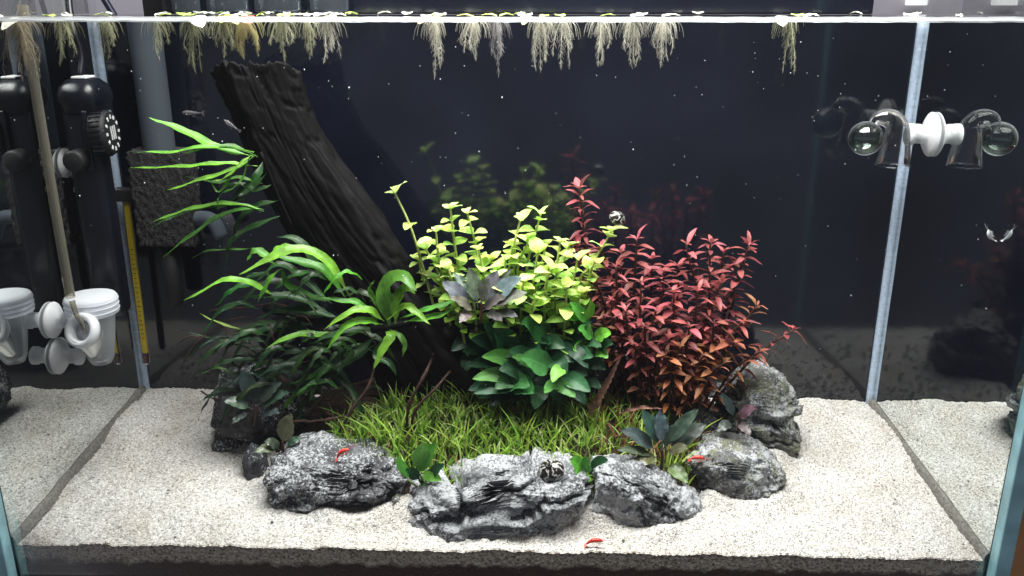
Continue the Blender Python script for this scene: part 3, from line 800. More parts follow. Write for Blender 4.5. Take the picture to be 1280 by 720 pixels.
# ------------------------------------------------------------------ LEAFY PLANTS
TOCAM = np.array([0, -1.0, 0.15])
def leaf(parent, pts, wpx, m, col, prof='lance', nh=(0, -0.55, 1.0), fold=0.3, wave=0.0, cs=4, n=14, pet=None):
    wpx = wpx*(0.80 if m == 'fern' else 1.0); P3 = np.array([oy(*p) for p in pts]); P = smooth_path(P3, n)
    k = mpp(pts[0][0], pts[0][1], pts[0][2])
    t = np.linspace(0, 1, n)
    if prof == 'lance': w = w_lance(t, 0.06 if pet is None else pet)
    else: w = w_ovate(t, 0.12 if pet is None else pet)
    V, F, UV = ribbon(P, w*wpx*k/2, unit(nh), fold, wave, random.uniform(2.5, 4.5), cs, random.uniform(0, 6))
    o = mk('leaf', V, F, M[m], parent, uv=UV)
    o.color = (*col, 1)
    return o
def jit(c, a=0.12): return tuple(max(0, v*(1+random.uniform(-a, a))) for v in c)
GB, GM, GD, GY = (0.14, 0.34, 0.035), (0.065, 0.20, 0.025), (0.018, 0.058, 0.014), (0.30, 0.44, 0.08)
def fern_upper():
    b = oy(316, 200, .10)
    t = empty('java_fern', b, 'java fern with long thin leaves clinging to the driftwood flank', 'fern', 'java ferns on the driftwood')
    for pts, w, c in (
            ([(318, 196, .10), (270, 184, .095), (228, 163, .09), (186, 147, .088)], 17, GB),
            ([(318, 190, .10), (262, 183, .09), (215, 190, .085), (171, 190, .08)], 8, GB),
            ([(322, 208, .10), (280, 204, .09), (230, 208, .085), (163, 210, .08)], 9, GB),
            ([(322, 196, .10), (290, 183, .095), (255, 186, .09), (226, 194, .09)], 10, GM),
            ([(320, 194, .10), (290, 212, .09), (250, 225, .085), (209, 238, .082)], 10, GB),
            ([(318, 196, .10), (292, 216, .09), (275, 240, .087), (262, 226, .085)], 5, GM),
            ([(316, 192, .095), (300, 205, .09), (282, 222, .086), (266, 226, .084)], 5, GB),
            ([(330, 262, .10), (285, 254, .09), (235, 262, .085), (189, 278, .08)], 9, GB),
            ([(330, 264, .10), (280, 256, .09), (220, 270, .085), (190, 284, .08)], 6, GM),
            ([(324, 258, .10), (280, 268, .095), (245, 290, .09), (204, 321, .088)], 11, GM),
            ([(314, 190, .095), (300, 228, .09), (275, 244, .088), (272, 262, .086)], 4, GM),
            ([(328, 230, .10), (300, 222, .1), (270, 228, .095), (232, 220, .09)], 7, GM),
            ([(330, 200, .11), (320, 222, .1), (300, 240, .1), (282, 262, .1)], 16, GD),
            ([(335, 215, .11), (310, 240, .105), (296, 250, .1), (270, 262, .1)], 18, GD),
            ([(350, 250, .11), (320, 258, .105), (300, 275, .1), (290, 300, .1)], 14, GD),
            ([(350, 270, .11), (320, 282, .105), (290, 300, .1), (282, 330, .1)], 13, GD),
            ([(340, 230, .11), (320, 238, .105), (295, 230, .1), (270, 240, .1)], 12, GD),
            ([(318, 310, .10), (290, 312, .10), (262, 313, .1), (240, 322, .1)], 4, GM)):
        leaf(t, pts, w, 'fern', jit(c), wave=0.0006)
    mk('rhizome', *tube(smooth_path([oy(326, 190, .108), oy(346, 240, .11), oy(366, 285, .112)], 12), .0010, 8), M['wood'], t)
YO = 0.012
fern_upper()
def fern_mid():
    b = oy(425, 370, .085)
    t = empty('java_fern', b, 'java fern with one big arching leaf beside the trunk foot', 'fern', 'java ferns on the driftwood')
    for pts, w, c in (
            ([(438, 372, .085), (412, 330, .08), (372, 311, .075), (330, 328, .07), (299, 343, .068)], 19, (0.20, 0.40, 0.05)),
            ([(432, 372, .09), (405, 338, .085), (368, 326, .082), (338, 318, .08)], 17, GM),
            ([(345, 372, .09), (318, 356, .085), (282, 350, .08), (230, 376, .075)], 12, GB),
            ([(322, 378, .085), (332, 360, .082), (340, 346, .082), (352, 336, .082)], 11, GB),
            ([(345, 332, .085), (330, 318, .085), (318, 314, .085), (309, 326, .085)], 15, GM),
            ([(335, 325, .085), (345, 313, .085), (360, 308, .085), (382, 312, .085)], 12, GB),
            ([(420, 375, .09), (390, 372, .085), (360, 356, .082), (352, 334, .082)], 15, GM),
            ([(425, 418, .085), (395, 418, .08), (365, 420, .075), (332, 436, .07)], 13, GB),
            ([(410, 390, .095), (370, 372, .09), (340, 370, .088), (300, 372, .085)], 15, GD),
            ([(430, 400, .095), (390, 390, .09), (350, 388, .088), (322, 398, .085)], 15, GD),
            ([(420, 430, .09), (390, 440, .085), (360, 455, .08), (330, 478, .078)], 13, GD),
            ([(430, 440, .09), (415, 455, .085), (390, 470, .08), (362, 480, .078)], 12, GM),
            ([(440, 430, .09), (420, 452, .085), (405, 470, .08), (372, 500, .075)], 13, GD),
            ([(400, 420, .1), (370, 410, .095), (330, 405, .095), (290, 416, .09)], 14, GD),
            ([(405, 350, .1), (390, 322, .1), (372, 300, .1), (345, 296, .1)], 16, GD),
            ([(415, 380, .1), (380, 350, .1), (350, 330, .098), (320, 352, .095)], 14, GD),
            ([(395, 470, .1), (350, 462, .095), (310, 468, .09), (270, 466, .088)], 12, GD),
            ([(420, 460, .09), (400, 482, .085), (380, 505, .08), (372, 530, .078)], 11, GD),
            ([(318, 420, .1), (300, 412, .1), (270, 402, .1), (250, 392, .1)], 4, GY),
            ([(330, 445, .1), (300, 432, .1), (270, 424, .1), (222, 412, .1)], 4, GD),
            ([(300, 476, .11), (285, 464, .11), (270, 460, .11), (246, 470, .11)], 4, GM),
            ([(420, 470, .09), (440, 490, .085), (450, 510, .08), (452, 530, .078)], 10, GD)):
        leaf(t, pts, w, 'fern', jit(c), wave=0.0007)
    for i in range(26):
        a = random.uniform(300, 420); y = random.uniform(425, 500); Y = random.uniform(.075, .10)
        dx = -random.uniform(25, 70); dy = random.uniform(-10, 42)
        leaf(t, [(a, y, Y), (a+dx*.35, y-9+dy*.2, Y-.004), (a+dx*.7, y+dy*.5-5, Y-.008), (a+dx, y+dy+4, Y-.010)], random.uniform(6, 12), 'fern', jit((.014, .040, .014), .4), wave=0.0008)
    for i in range(22):
        a = random.uniform(250, 440); y = random.uniform(385, 500); Y = random.uniform(.08, .11); dx = random.uniform(-50, 50); dy = random.uniform(-6, 40)
        mk('runner', *tube(smooth_path([oy(a, y, Y), oy(a+dx*.5, y+dy*.3+random.uniform(-8, 8), Y-.004), oy(a+dx, y+dy, Y-.004)], 8), np.linspace(.0007, .0004, 8), 5), M['root_wood'], t)
    for i in range(44):
        a = random.uniform(320, 470); y = random.uniform(345, 505); Y = random.uniform(.078, .125)
        dx = random.choice((-1, -1, -1, 1))*random.uniform(30, 75); dy = random.uniform(-18, 40)
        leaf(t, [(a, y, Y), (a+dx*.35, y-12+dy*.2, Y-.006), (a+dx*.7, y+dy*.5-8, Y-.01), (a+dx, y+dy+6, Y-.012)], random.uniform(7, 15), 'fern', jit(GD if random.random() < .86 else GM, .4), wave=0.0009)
    mk('rhizome', *tube(smooth_path([oy(330, 385, .10), oy(390, 400, .095), oy(438, 400, .09)], 12), .0028, 8), M['wood'], t)
YO = 0.016
fern_mid()
def fern_front():
    b = oy(478, 410, .07)
    t = empty('java_fern', b, 'bright java fern with a curled leaf on the front of the trunk', 'fern', 'java ferns on the driftwood')
    for pts, w, c in (
            ([(480, 402, .07), (462, 388, .066), (438, 390, .06), (404, 413, .056)], 15, GB),
            ([(478, 406, .07), (458, 401, .064), (432, 408, .058), (409, 437, .055)], 15, GB),
            ([(488, 410, .07), (481, 375, .068), (489, 352, .066), (505, 347, .06), (521, 364, .056)], 33, GM),
            ([(494, 405, .07), (496, 378, .064), (508, 360, .06), (519, 367, .058)], 22, GB),
            ([(484, 400, .068), (505, 383, .062), (520, 390, .058), (538, 406, .055)], 14, GB),
            ([(500, 398, .068), (535, 386, .064), (562, 378, .064), (598, 355, .066)], 10, GM),
            ([(505, 402, .068), (530, 398, .064), (550, 394, .063), (570, 385, .064)], 12, GB),
            ([(482, 415, .068), (489, 420, .062), (478, 438, .058), (467, 462, .055)], 17, GB),
            ([(486, 412, .068), (500, 420, .062), (506, 432, .06), (503, 446, .058)], 10, GM),
            ([(470, 410, .075), (440, 412, .07), (410, 420, .068), (382, 432, .066)], 12, GD),
            ([(470, 420, .075), (452, 436, .07), (436, 448, .066), (420, 470, .064)], 14, GD),
            ([(476, 425, .075), (470, 445, .07), (488, 455, .066), (496, 470, .064)], 12, GD),
            ([(472, 400, .075), (450, 380, .072), (430, 376, .07), (398, 372, .068)], 12, GM),
            ([(480, 395, .075), (468, 375, .072), (462, 362, .07), (468, 350, .068)], 9, GM),
            ([(470, 430, .08), (440, 450, .075), (410, 462, .07), (370, 486, .068)], 13, GD)):
        leaf(t, pts, w, 'fern', jit(c), wave=0.0007, nh=(0, -0.7, 1))
    mk('rhizome', *tube(smooth_path([oy(465, 412, .074), oy(490, 408, .072), oy(515, 402, .074)], 10), .003, 8), M['wood'], t)
YO = 0.026
fern_front()

AN, AY, AD = (0.018, 0.080, 0.028), (0.065, 0.22, 0.04), (0.011, 0.046, 0.021)
def anubias_main():
    t = empty('anubias', oy(660, 495, .085), 'large anubias with dark green oval leaves at the grass edge', 'plant', 'anubias plants')
    S = (670, 470)
    for bx_, by, tx, ty, w, c, dY in (
            (640, 440, 588, 424, 22, AD, 0), (650, 452, 604, 404, 30, AN, 0), (648, 448, 616, 412, 26, AN, -.004),
            (652, 440, 622, 366, 26, AD, .01), (660, 432, 650, 378, 24, AN, .006), (672, 430, 650, 402, 24, AN, .0),
            (690, 424, 652, 400, 26, AN, -.002), (655, 455, 602, 446, 20, AY, -.01), (650, 470, 590, 474, 18, AY, -.014),
            (655, 478, 592, 492, 22, AN, -.016), (660, 466, 618, 486, 22, AN, -.014), (672, 468, 624, 462, 26, AN, -.012),
            (640, 478, 668, 492, 24, (0.030, 0.135, 0.036), -.018), (625, 480, 662, 484, 24, (0.030, 0.135, 0.036), -.016),
            (672, 462, 636, 438, 24, AN, -.008), (668, 458, 640, 446, 12, AY, -.014), (690, 462, 650, 446, 28, (0.05, 0.2, 0.045), -.014),
            (690, 450, 706, 472, 22, AN, -.012), (685, 440, 722, 452, 26, AN, -.004), (690, 430, 735, 424, 28, AD, .004),
            (700, 440, 742, 446, 22, AN, -.004), (700, 470, 738, 490, 20, AN, -.014), (690, 478, 720, 497, 16, AY, -.016),
            (695, 455, 735, 470, 22, AD, -.006), (705, 460, 690, 478, 16, (0.12, 0.36, 0.05), -.018), (700, 480, 680, 492, 14, AY, -.018),
            (690, 425, 700, 392, 24, AD, .012), (670, 425, 640, 385, 22, AD, .014), (675, 445, 690, 428, 20, AN, -.004),
            (705, 410, 740, 402, 22, AN, .004), (715, 430, 752, 434, 18, AN, .002), (660, 480, 640, 505, 22, AD, -.008),
            (690, 480, 700, 505, 22, AD, -.008), (640, 460, 585, 458, 20, AD, .0), (630, 440, 578, 440, 22, AD, .008),
            (655, 430, 600, 388, 22, AD, .014), (650, 480, 612, 508, 20, AD, -.004), (680, 482, 668, 512, 20, AN, -.012), (705, 478, 732, 506, 18, AD, -.006), (650, 475, 585, 488, 22, AD, -.004),
            (720, 455, 758, 462, 18, AD, .004), (640, 420, 590, 404, 22, AD, .01), (700, 415, 728, 380, 20, AD, .012), (680, 415, 668, 380, 22, AD, .014), (720, 475, 752, 486, 15, AD, 0)):
        Y = .082+dY
        mx_, my = bx_*.45+tx*.55, by*.45+ty*.55-random.uniform(2, 6)
        f = random.uniform(-.35, .35)
        leaf(t, [(bx_, by, Y), (mx_, my, Y-.006), (tx, ty, Y-.010-random.uniform(0, .006))], w*1.18, 'anubias', jit(c, .2), 'ovate',
             nh=(f, -1.15, 0.9), fold=random.uniform(.1, .35), wave=.0004, cs=6, n=16, pet=0.08)
    rgen = random.Random(5)
    for i in range(46):
        th = rgen.uniform(0, 2*pi); q = math.sqrt(rgen.random())
        bx_, by = 652+62*q*math.cos(th), 448+50*q*math.sin(th)
        an = rgen.uniform(-.5, pi+.5) if rgen.random() < .75 else rgen.uniform(0, 2*pi)
        ln = rgen.uniform(26, 44); Y = .074+.030*rgen.random()+(.012 if by < 420 else 0)
        tx, ty = bx_+ln*math.cos(an), by+ln*.75*math.sin(an)
        leaf(t, [(bx_, by, Y), ((bx_+tx)/2, (by+ty)/2-5, Y-.006), (tx, ty, Y-.011)], rgen.uniform(19, 30), 'anubias', jit(AD if rgen.random() < .6 else AN, .25), 'ovate',
             nh=(rgen.uniform(-.5, .5), -1.0, .9), fold=rgen.uniform(.1, .4), wave=.0004, cs=6, n=12, pet=.1)
    for i in range(14):
        a = random.uniform(610, 720); y = random.uniform(410, 480)
        mk('petiole', *tube(smooth_path([oy(660+random.uniform(-12, 12), 505, .088), oy((a+660)/2, y+25, .088), oy(a, y, .086)], 8), .0009, 6), M['green_stem'], t)
    mk('rhizome', *tube(smooth_path([oy(635, 506, .088), oy(660, 504, .087), oy(700, 505, .088)], 8), .0026, 8), M['wood'], t)
YO = 0.024
anubias_main()
YO = 0.0
def anubias_small(name, base, leaves, label, Y, nh=(0, -1, .8)):
    t = empty(name, oy(*base, Y), label, 'plant', 'anubias plants')
    for bx_, by, tx, ty, w, c in leaves:
        leaf(t, [(bx_, by, Y), (bx_*.45+tx*.55, by*.45+ty*.55-3, Y-.004), (tx, ty, Y-.008)], w, 'anubias', jit(c, .15), 'ovate',
             nh=(random.uniform(-.5, .5), nh[1], nh[2]), fold=.2, wave=.0003, cs=6, n=14, pet=.1)
        mk('petiole', *tube([oy(*base, Y), oy((base[0]+bx_)/2, (base[1]+by)/2, Y), oy(bx_, by, Y)], .0008, 6), M['green_stem'], t)
AF = (0.11, 0.36, 0.04)
anubias_small('anubias', (535, 618), [(524, 590, 530, 552, 22, AF), (520, 592, 546, 554, 20, AF), (510, 600, 498, 570, 17, AF), (526, 594, 552, 601, 15, AF), (540, 600, 534, 626, 19, AF), (530, 604, 556, 580, 14, AN), (524, 600, 506, 588, 14, AN)],
              'small bright anubias between crusted stone and pale stone', .046)
anubias_small('anubias', (735, 600), [(730, 592, 712, 574, 20, AF), (732, 592, 736, 572, 16, AY), (740, 594, 760, 574, 22, AN), (738, 594, 728, 606, 15, AF), (742, 598, 762, 606, 14, AF), (745, 592, 752, 606, 14, AN)],
              'small anubias tucked beside the zebra snail', .050)
anubias_small('anubias', (745, 450), [(735, 405, 712, 378, 16, AY), (736, 402, 738, 376, 15, AF), (742, 424, 722, 410, 17, AY), (742, 424, 764, 418, 18, AF), (745, 436, 766, 430, 16, AN), (740, 440, 716, 437, 20, AF), (742, 440, 760, 448, 15, AF), (728, 398, 700, 392, 17, AF)],
              'young light green anubias shoot above the big anubias', .102)
BU, BUd, BUp = (0.115, 0.14, 0.13), (0.035, 0.055, 0.045), (0.11, 0.085, 0.080)
def rosette(name, base, Y, leaves, label, group, nh=(0, -.8, 1)):
    t = empty(name, oy(*base, Y), label, 'plant', group)
    for bx_, by, tx, ty, w, c, dy in leaves:
        leaf(t, [(bx_, by, Y), (bx_*.5+tx*.5, by*.5+ty*.5-4, Y+dy*.5), (tx, ty, Y+dy)], w, 'buce', jit(c, .2), 'lance',
             nh=(random.uniform(-.3, .3), nh[1], nh[2]), fold=.18, wave=.0006, cs=6, n=14, pet=.16)
    mk('stem', *tube(smooth_path([oy(base[0], base[1]+12, Y), oy(base[0]+2, base[1]-2, Y), oy(base[0]+1, base[1]-14, Y)], 8), .0010, 8), M['red_stem'], t)
GR = 'grey-leaved rosette plants'
rosette('bucephalandra', (600, 392), .090, [
    (590, 388, 552, 352, 22, BU, -.005), (598, 385, 586, 334, 20, BU, .0), (606, 384, 622, 338, 22, BU, .004), (606, 384, 652, 346, 24, BU, -.004),
    (610, 386, 660, 366, 18, BU, -.012), (600, 384, 612, 348, 20, BUp, -.008), (602, 390, 632, 372, 18, BUp, -.014), (595, 392, 562, 372, 15, BUp, -.01),
    (606, 392, 628, 402, 15, BUp, -.014), (592, 392, 574, 404, 14, BUp, -.012), (602, 386, 640, 336, 16, BUd, .008), (598, 386, 566, 340, 16, BUd, .008),
    (612, 394, 648, 396, 14, BU, -.012)],
    'grey and purple rosette plant on the trunk below the lime stems', GR)
rosette('bucephalandra', (826, 575), .058, [
    (824, 566, 775, 536, 20, (0.05, 0.075, 0.055), -.004), (826, 562, 802, 512, 22, (.04, .065, .05), .004), (828, 560, 824, 512, 20, (0.09, 0.12, 0.12), .004), (830, 562, 874, 510, 17, (0.05, 0.08, 0.06), .0),
    (832, 566, 884, 530, 24, (.03, .05, .045), .004), (832, 570, 862, 560, 14, (0.07, 0.08, 0.05), -.01), (824, 572, 790, 582, 18, (0.09, 0.13, 0.05), -.012),
    (822, 572, 770, 562, 12, (0.06, 0.10, 0.04), -.012), (832, 582, 860, 604, 19, (0.10, 0.16, 0.05), -.014), (828, 564, 846, 530, 16, BUd, .004)],
    'dark rosette plant with upright leaves in front of the olive stone', GR)
rosette('bucephalandra', (318, 520), .088, [
    (316, 512, 280, 502, 16, (.05, .09, .06), -.008), (318, 508, 302, 462, 20, (.025, .045, .04), .0), (322, 508, 352, 478, 17, (.04, .07, .05), .0), (324, 512, 362, 490, 15, (.04, .07, .05), -.004),
    (326, 520, 350, 516, 16, (.03, .05, .04), -.01), (312, 516, 290, 530, 12, (.03, .05, .04), -.01), (320, 510, 330, 470, 14, (.02, .04, .03), .006)],
    'dark rosette plant on the craggy stone under the fern', GR)
rosette('bucephalandra', (352, 566), .070, [
    (352, 560, 364, 517, 22, (.16, .17, .07), -.004), (350, 562, 318, 566, 13, (.09, .12, .06), -.01), (352, 564, 330, 552, 13, (.05, .08, .05), -.006), (356, 562, 376, 548, 11, (.05, .08, .05), .0)],
    'small rosette plant with one pale upright leaf behind the crusted stone', GR)
rosette('bucephalandra', (922, 530), .095, [
    (922, 526, 946, 510, 16, BUp, -.01), (920, 526, 900, 492, 14, BUd, .0), (922, 530, 938, 545, 14, BUp, -.012), (918, 530, 896, 540, 14, BUd, -.01), (924, 526, 936, 496, 12, BUd, .0)],
    'small purple rosette plant wedged against the tall ledged stone', GR)

# ------------------------------------------------------------------ STEM PLANTS
def leaf_proto(name, m, prof, ratio, curl, fold, cs, n=9, pet=0.1):
    t = np.linspace(0, 1, n)
    P = np.c_[t, 0*t, curl*np.sin(t*pi*0.5)**2*-1+0.12*np.sin(t*pi)]
    w = (w_ovate(t, pet) if prof == 'ovate' else w_lance(t, pet))*ratio/2
    V, F, UV = ribbon(P, w, (0, 0, 1), fold, 0.01, 2.5, cs, random.uniform(0, 6))
    return build_mesh(name, V, F, m, uv=UV)
LIME = [leaf_proto('leaf', M['lime'], 'ovate', r, c, f, 4) for r, c, f in ((.78, .10, .2), (.70, .22, .28), (.85, -.05, .12), (.74, .3, .1))]
REDL = [leaf_proto('leaf', M['red'], 'lance', r, c, f, 4) for r, c, f in ((.31, .12, .25), (.34, .34, .3), (.27, -.10, .2), (.37, .22, .15), (.30, .45, .35))]
def mixc(a, b, t): return tuple(x*(1-t)+y*t for x, y in zip(a, b))
def stem_plant(name, P, r, smat, protos, size, spacing, colfn, label, cat, group, start=0.25, elev=(0.05, 0.5), per=2, topk=0.55, tmin=0.5):
    t = empty(name, P[0], label, cat, group)
    Q = smooth_path(P, 26); seg = np.r_[0, np.cumsum(np.linalg.norm(np.diff(Q, axis=0), axis=1))]
    Ltot = seg[-1]
    mk('stem', *tube(Q, np.linspace(r, r*0.6, 26), 6), smat, t)
    s = Ltot*start+random.uniform(0, spacing); phi = random.uniform(0, 2*pi); k = 0
    nodes = []
    while s < Ltot-spacing*0.25: nodes.append(s); s += spacing*random.uniform(.8, 1.2)
    nodes += [Ltot-spacing*0.12, Ltot]
    for s in nodes:
        f = s/Ltot
        p = np.array([np.interp(s, seg, Q[:, i]) for i in range(3)])
        tg = unit(np.array([np.interp(min(s+.004, Ltot), seg, Q[:, i])-np.interp(max(s-.004, 0), seg, Q[:, i]) for i in range(3)]))
        up = unit(tg*0.5+np.array([0, 0, 0.8]))
        a = unit(np.cross(up, (0.3, 1, 0.1))); b = np.cross(up, a)
        top = s >= Ltot-spacing*0.2
        for q in range(per):
            an = phi+2*pi*q/per+random.uniform(-.25, .25)
            d = a*math.cos(an)+b*math.sin(an)
            e = random.uniform(*elev)+(0.45 if top else 0)
            d = unit(d*math.cos(e)+up*math.sin(e))
            sc_ = size*random.uniform(.55, 1.25)*(topk+0.0 if s == Ltot else 1.0 if f > .35 else .8)
            nrm = unit(up-d*(up@d)); nrm = unit(nrm+np.cross(d, nrm)*random.uniform(-.3, .3))
            nrm = unit(nrm-d*(nrm@d)); sd = np.cross(nrm, d)
            o = bpy.data.objects.new('leaf', random.choice(protos)); C.objects.link(o)
            o.parent = t
            B = Matrix(((d[0], sd[0], nrm[0]), (d[1], sd[1], nrm[1]), (d[2], sd[2], nrm[2])))
            o.matrix_local = Matrix.Translation(Vector(p)-t.location) @ B.to_4x4() @ Matrix.Scale(sc_, 4)
            o.color = (*jit(colfn(f), .14), 1)
        phi += pi/2 if per == 2 else random.uniform(.8, 1.4); k += 1
    return t
LT, LM, LB = (0.60, 0.76, 0.25), (0.36, 0.58, 0.085), (0.16, 0.33, 0.04)
def lime_col(f): return mixc(LB, LM, f/.5) if f < .5 else mixc(LM, LT, (f-.5)/.5)
lime = [  # base px, mid px, top px, Y, extra label
    ((545, 375), (516, 300), (492, 232), .090, 'tall lone lime stem plant standing against the driftwood edge'),
    ((585, 400), (575, 330), (563, 254), .085, None), ((600, 405), (596, 330), (584, 260), .090, None), ((560, 395), (552, 330), (545, 283), .080, None),
    ((555, 390), (545, 345), (532, 305), .095, None), ((610, 405), (604, 350), (598, 305), .080, None), ((575, 395), (566, 360), (560, 330), .072, None),
    ((625, 410), (632, 345), (650, 270), .085, None), ((650, 415), (662, 340), (676, 262), .092, None), ((640, 410), (634, 360), (632, 318), .078, None),
    ((660, 415), (664, 360), (672, 310), .080, None), ((690, 420), (696, 350), (700, 296), .085, None), ((680, 420), (684, 365), (690, 330), .074, None),
    ((705, 420), (712, 370), (722, 318), .078, None), ((615, 405), (618, 370), (622, 338), .070, None), ((650, 410), (652, 375), (655, 345), .070, None),
    ((700, 425), (704, 385), (708, 352), .070, None), ((720, 420), (738, 350), (764, 283), .088, 'lime stem plant with a broad bright tip and a snail'),
    ((590, 400), (588, 372), (585, 348), .070, None), ((540, 385), (530, 340), (522, 318), .10, None), ((630, 405), (640, 330), (640, 300), .098, None), ((670, 415), (690, 360), (712, 300), .10, None),
    ((670, 410), (668, 390), (672, 368), .068, None), ((700, 420), (718, 360), (736, 330), .095, None),
    ((608, 405), (612, 360), (615, 318), .09, None), ((655, 410), (646, 350), (660, 296), .088, None), ((570, 395), (560, 350), (548, 322), .085, None), ((685, 415), (676, 370), (682, 300), .095, None), ((715, 425), (722, 390), (728, 360), .075, None), ((640, 410), (638, 385), (634, 362), .066, None)]
def lime_label(tp):
    h = 'tall' if tp[1] < 290 else 'short'
    if tp[0] < 562: return h+' lime stem plant with round leaves close to the driftwood'
    if tp[0] < 630: return h+' lime stem plant with round leaves behind the grey rosette'
    if tp[0] < 695: return h+' lime stem plant with round leaves above the big anubias'
    return h+' lime stem plant with round leaves touching the red plants'
YO = 0.030
for (b, m_, tp, Y, lb) in lime:
    P = [oy(b[0]+(12 if b[0] < 600 else 0), b[1]+62, Y+.012), oy(m_[0]+random.uniform(-4, 4), m_[1], Y), oy(tp[0], tp[1]+6, Y-.002)]
    lone = lb is not None and 'lone' in lb
    stem_plant('lime_stem_plant', P, .0011, M['lime_stem'], LIME, .0115 if not lone else .011, .0082 if not lone else .02, lime_col,
               lb or lime_label(tp), 'plant', 'lime stem plants', start=.30 if not lone else .7, elev=(0.0, .45))
RT, RM, RB = (0.32, 0.085, 0.088), (0.18, 0.048, 0.044), (0.14, 0.060, 0.038)
def red_col(f): return mixc(RB, RM, f/.55) if f < .55 else mixc(RM, RT, (f-.55)/.45)
RO = (0.33, 0.135, 0.075)
def ora_col(f): return mixc((.28, .10, .03), RO, f)
red = [
    ((770, 440), (735, 330), (724, 232), .125, red_col, 'tallest red stem plant rising behind the lime leaves'),
    ((780, 450), (765, 370), (752, 308), .105, red_col, None), ((790, 455), (790, 370), (796, 296), .105, red_col, None), ((785, 450), (776, 390), (770, 330), .095, red_col, None),
    ((800, 465), (800, 400), (802, 350), .090, red_col, None), ((815, 470), (822, 400), (830, 336), .10, red_col, None), ((840, 475), (868, 390), (858, 302), .105, red_col, None),
    ((850, 480), (885, 400), (888, 300), .10, red_col, None), ((850, 475), (892, 380), (905, 312), .11, red_col, None), ((860, 475), (905, 390), (936, 303), .105, red_col, None),
    ((830, 475), (838, 410), (842, 362), .088, red_col, None), ((815, 470), (815, 425), (820, 385), .082, red_col, None), ((850, 480), (868, 420), (872, 360), .090, red_col, None),
    ((770, 445), (756, 390), (745, 350), .10, red_col, None), ((790, 460), (785, 420), (782, 385), .085, red_col, None), ((845, 480), (858, 440), (862, 405), .080, red_col, None),
    ((870, 480), (915, 430), (946, 378), .095, ora_col, 'orange red stem plant leaning right of the red clump'),
    ((880, 485), (940, 448), (992, 408), .100, red_col, 'red stem plant reaching farthest toward the right pane'),
    ((880, 490), (910, 465), (950, 436), .088, ora_col, None), ((850, 490), (870, 462), (880, 440), .076, ora_col, None), ((835, 490), (838, 465), (832, 440), .076, ora_col, None),
    ((870, 490), (888, 470), (905, 450), .078, ora_col, None), ((800, 470), (795, 445), (790, 425), .080, red_col, None), ((760, 430), (742, 360), (722, 300), .12, red_col, None),
    ((880, 480), (905, 420), (918, 370), .105, red_col, None), ((770, 450), (760, 420), (752, 395), .088, ora_col, None), ((820, 480), (826, 450), (836, 420), .076, red_col, None),
    ((865, 485), (890, 440), (892, 400), .085, red_col, None), ((800, 460), (812, 390), (815, 320), .115, red_col, None), ((830, 470), (846, 400), (848, 330), .115, red_col, None),
    ((850, 480), (872, 420), (902, 350), .095, red_col, None), ((860, 480), (900, 430), (928, 400), .092, red_col, None), ((785, 455), (772, 410), (764, 372), .09, red_col, None),
    ((810, 470), (806, 440), (806, 405), .08, red_col, None), ((840, 485), (846, 460), (850, 430), .075, ora_col, None), ((760, 430), (748, 380), (735, 330), .115, red_col, None),
    ((855, 480), (880, 440), (918, 425), .085, ora_col, None), ((780, 455), (778, 360), (776, 312), .115, red_col, None)]
def red_label(tp, cf):
    if cf is ora_col: return 'short orange red stem plant '+('above the dark rosette' if tp[0] < 865 else 'above the tall ledged stone')
    h = 'tall' if tp[1] < 325 else 'medium' if tp[1] < 372 else 'short'
    if tp[0] < 785: return h+' red stem plant with narrow leaves touching the lime plants'
    if tp[0] < 852: return h+' red stem plant with narrow leaves in the middle of the red clump'
    return h+' red stem plant with narrow leaves on the tall ledged stone side'
YO = 0.018
for (b, m_, tp, Y, cf, lb) in red:
    P = [oy(b[0], b[1]+30, Y+.006), oy(m_[0]+random.uniform(-4, 4), m_[1], Y), oy(tp[0], tp[1]+4, Y-.002)]
    stem_plant('red_stem_plant', P, .0011, M['red_stem'], REDL, .0126, .0052, cf,
               lb or red_label(tp, cf),
               'plant', 'red stem plants' if cf is red_col or lb else 'orange stem plants', start=.10, elev=(0.0, .4), per=3 if random.random() < .2 else 2)

# ------------------------------------------------------------------ GRASS
def gain_(c, a):
    f = 1+random.uniform(-a, a*.6); return tuple(v*f for v in c)
def blade(g, p, h, lean, az, w, c):
    n = 6; t = np.linspace(0, 1, n)
    dv = np.array([math.cos(az), math.sin(az), 0])
    P = np.asarray(p)+np.outer(t**1.8*lean*h, dv)+np.outer(h*(t-0.28*lean*t**2.2), (0, 0, 1))
    wd_ = w*(1-t**2.5)*0.95+0.00005
    V, F, UV = ribbon(P, wd_, unit((-dv[0]*.6, -dv[1]*.6-.4, 1)), .3, 0, 1, 2)
    g.add(V, F, UV, (*c, 1))
g = Geo()
for i in range(2900):
    px = random.uniform(418, 872); 
    Y = random.uniform(.046, .116)
    if px < 480: Y = random.uniform(.066, .1)
    x = on_y(px, 560, Y)[0]
    z = ground_top(x, Y)
    if Y < .056 and not (540 < px < 830): continue
    if 760 < px < 795 and random.random() < .3: continue
    dens = noise3(np.array([[x*40, Y*40, 3.3]]), 9)[0]
    if dens < -.75: continue
    h = random.uniform(.009, .019)*(1+max(0, Y-.07)*7)*(1.25 if random.random() < .18 else 1)
    c = random.choice([(0.19, 0.36, 0.035), (0.26, 0.44, 0.05), (0.34, 0.50, 0.08), (0.11, 0.24, 0.025), (0.48, 0.56, 0.22)])
    if (px > 740 and random.random() < .4) or random.random() < .05: c = random.choice([(0.22, 0.12, 0.04), (0.16, 0.2, 0.03), (0.20, 0.07, 0.04)])
    blade(g, (x, Y, z-.002), h, random.uniform(.1, .8), random.uniform(0, 2*pi), random.uniform(.00055, .0010), gain_(c, .45))
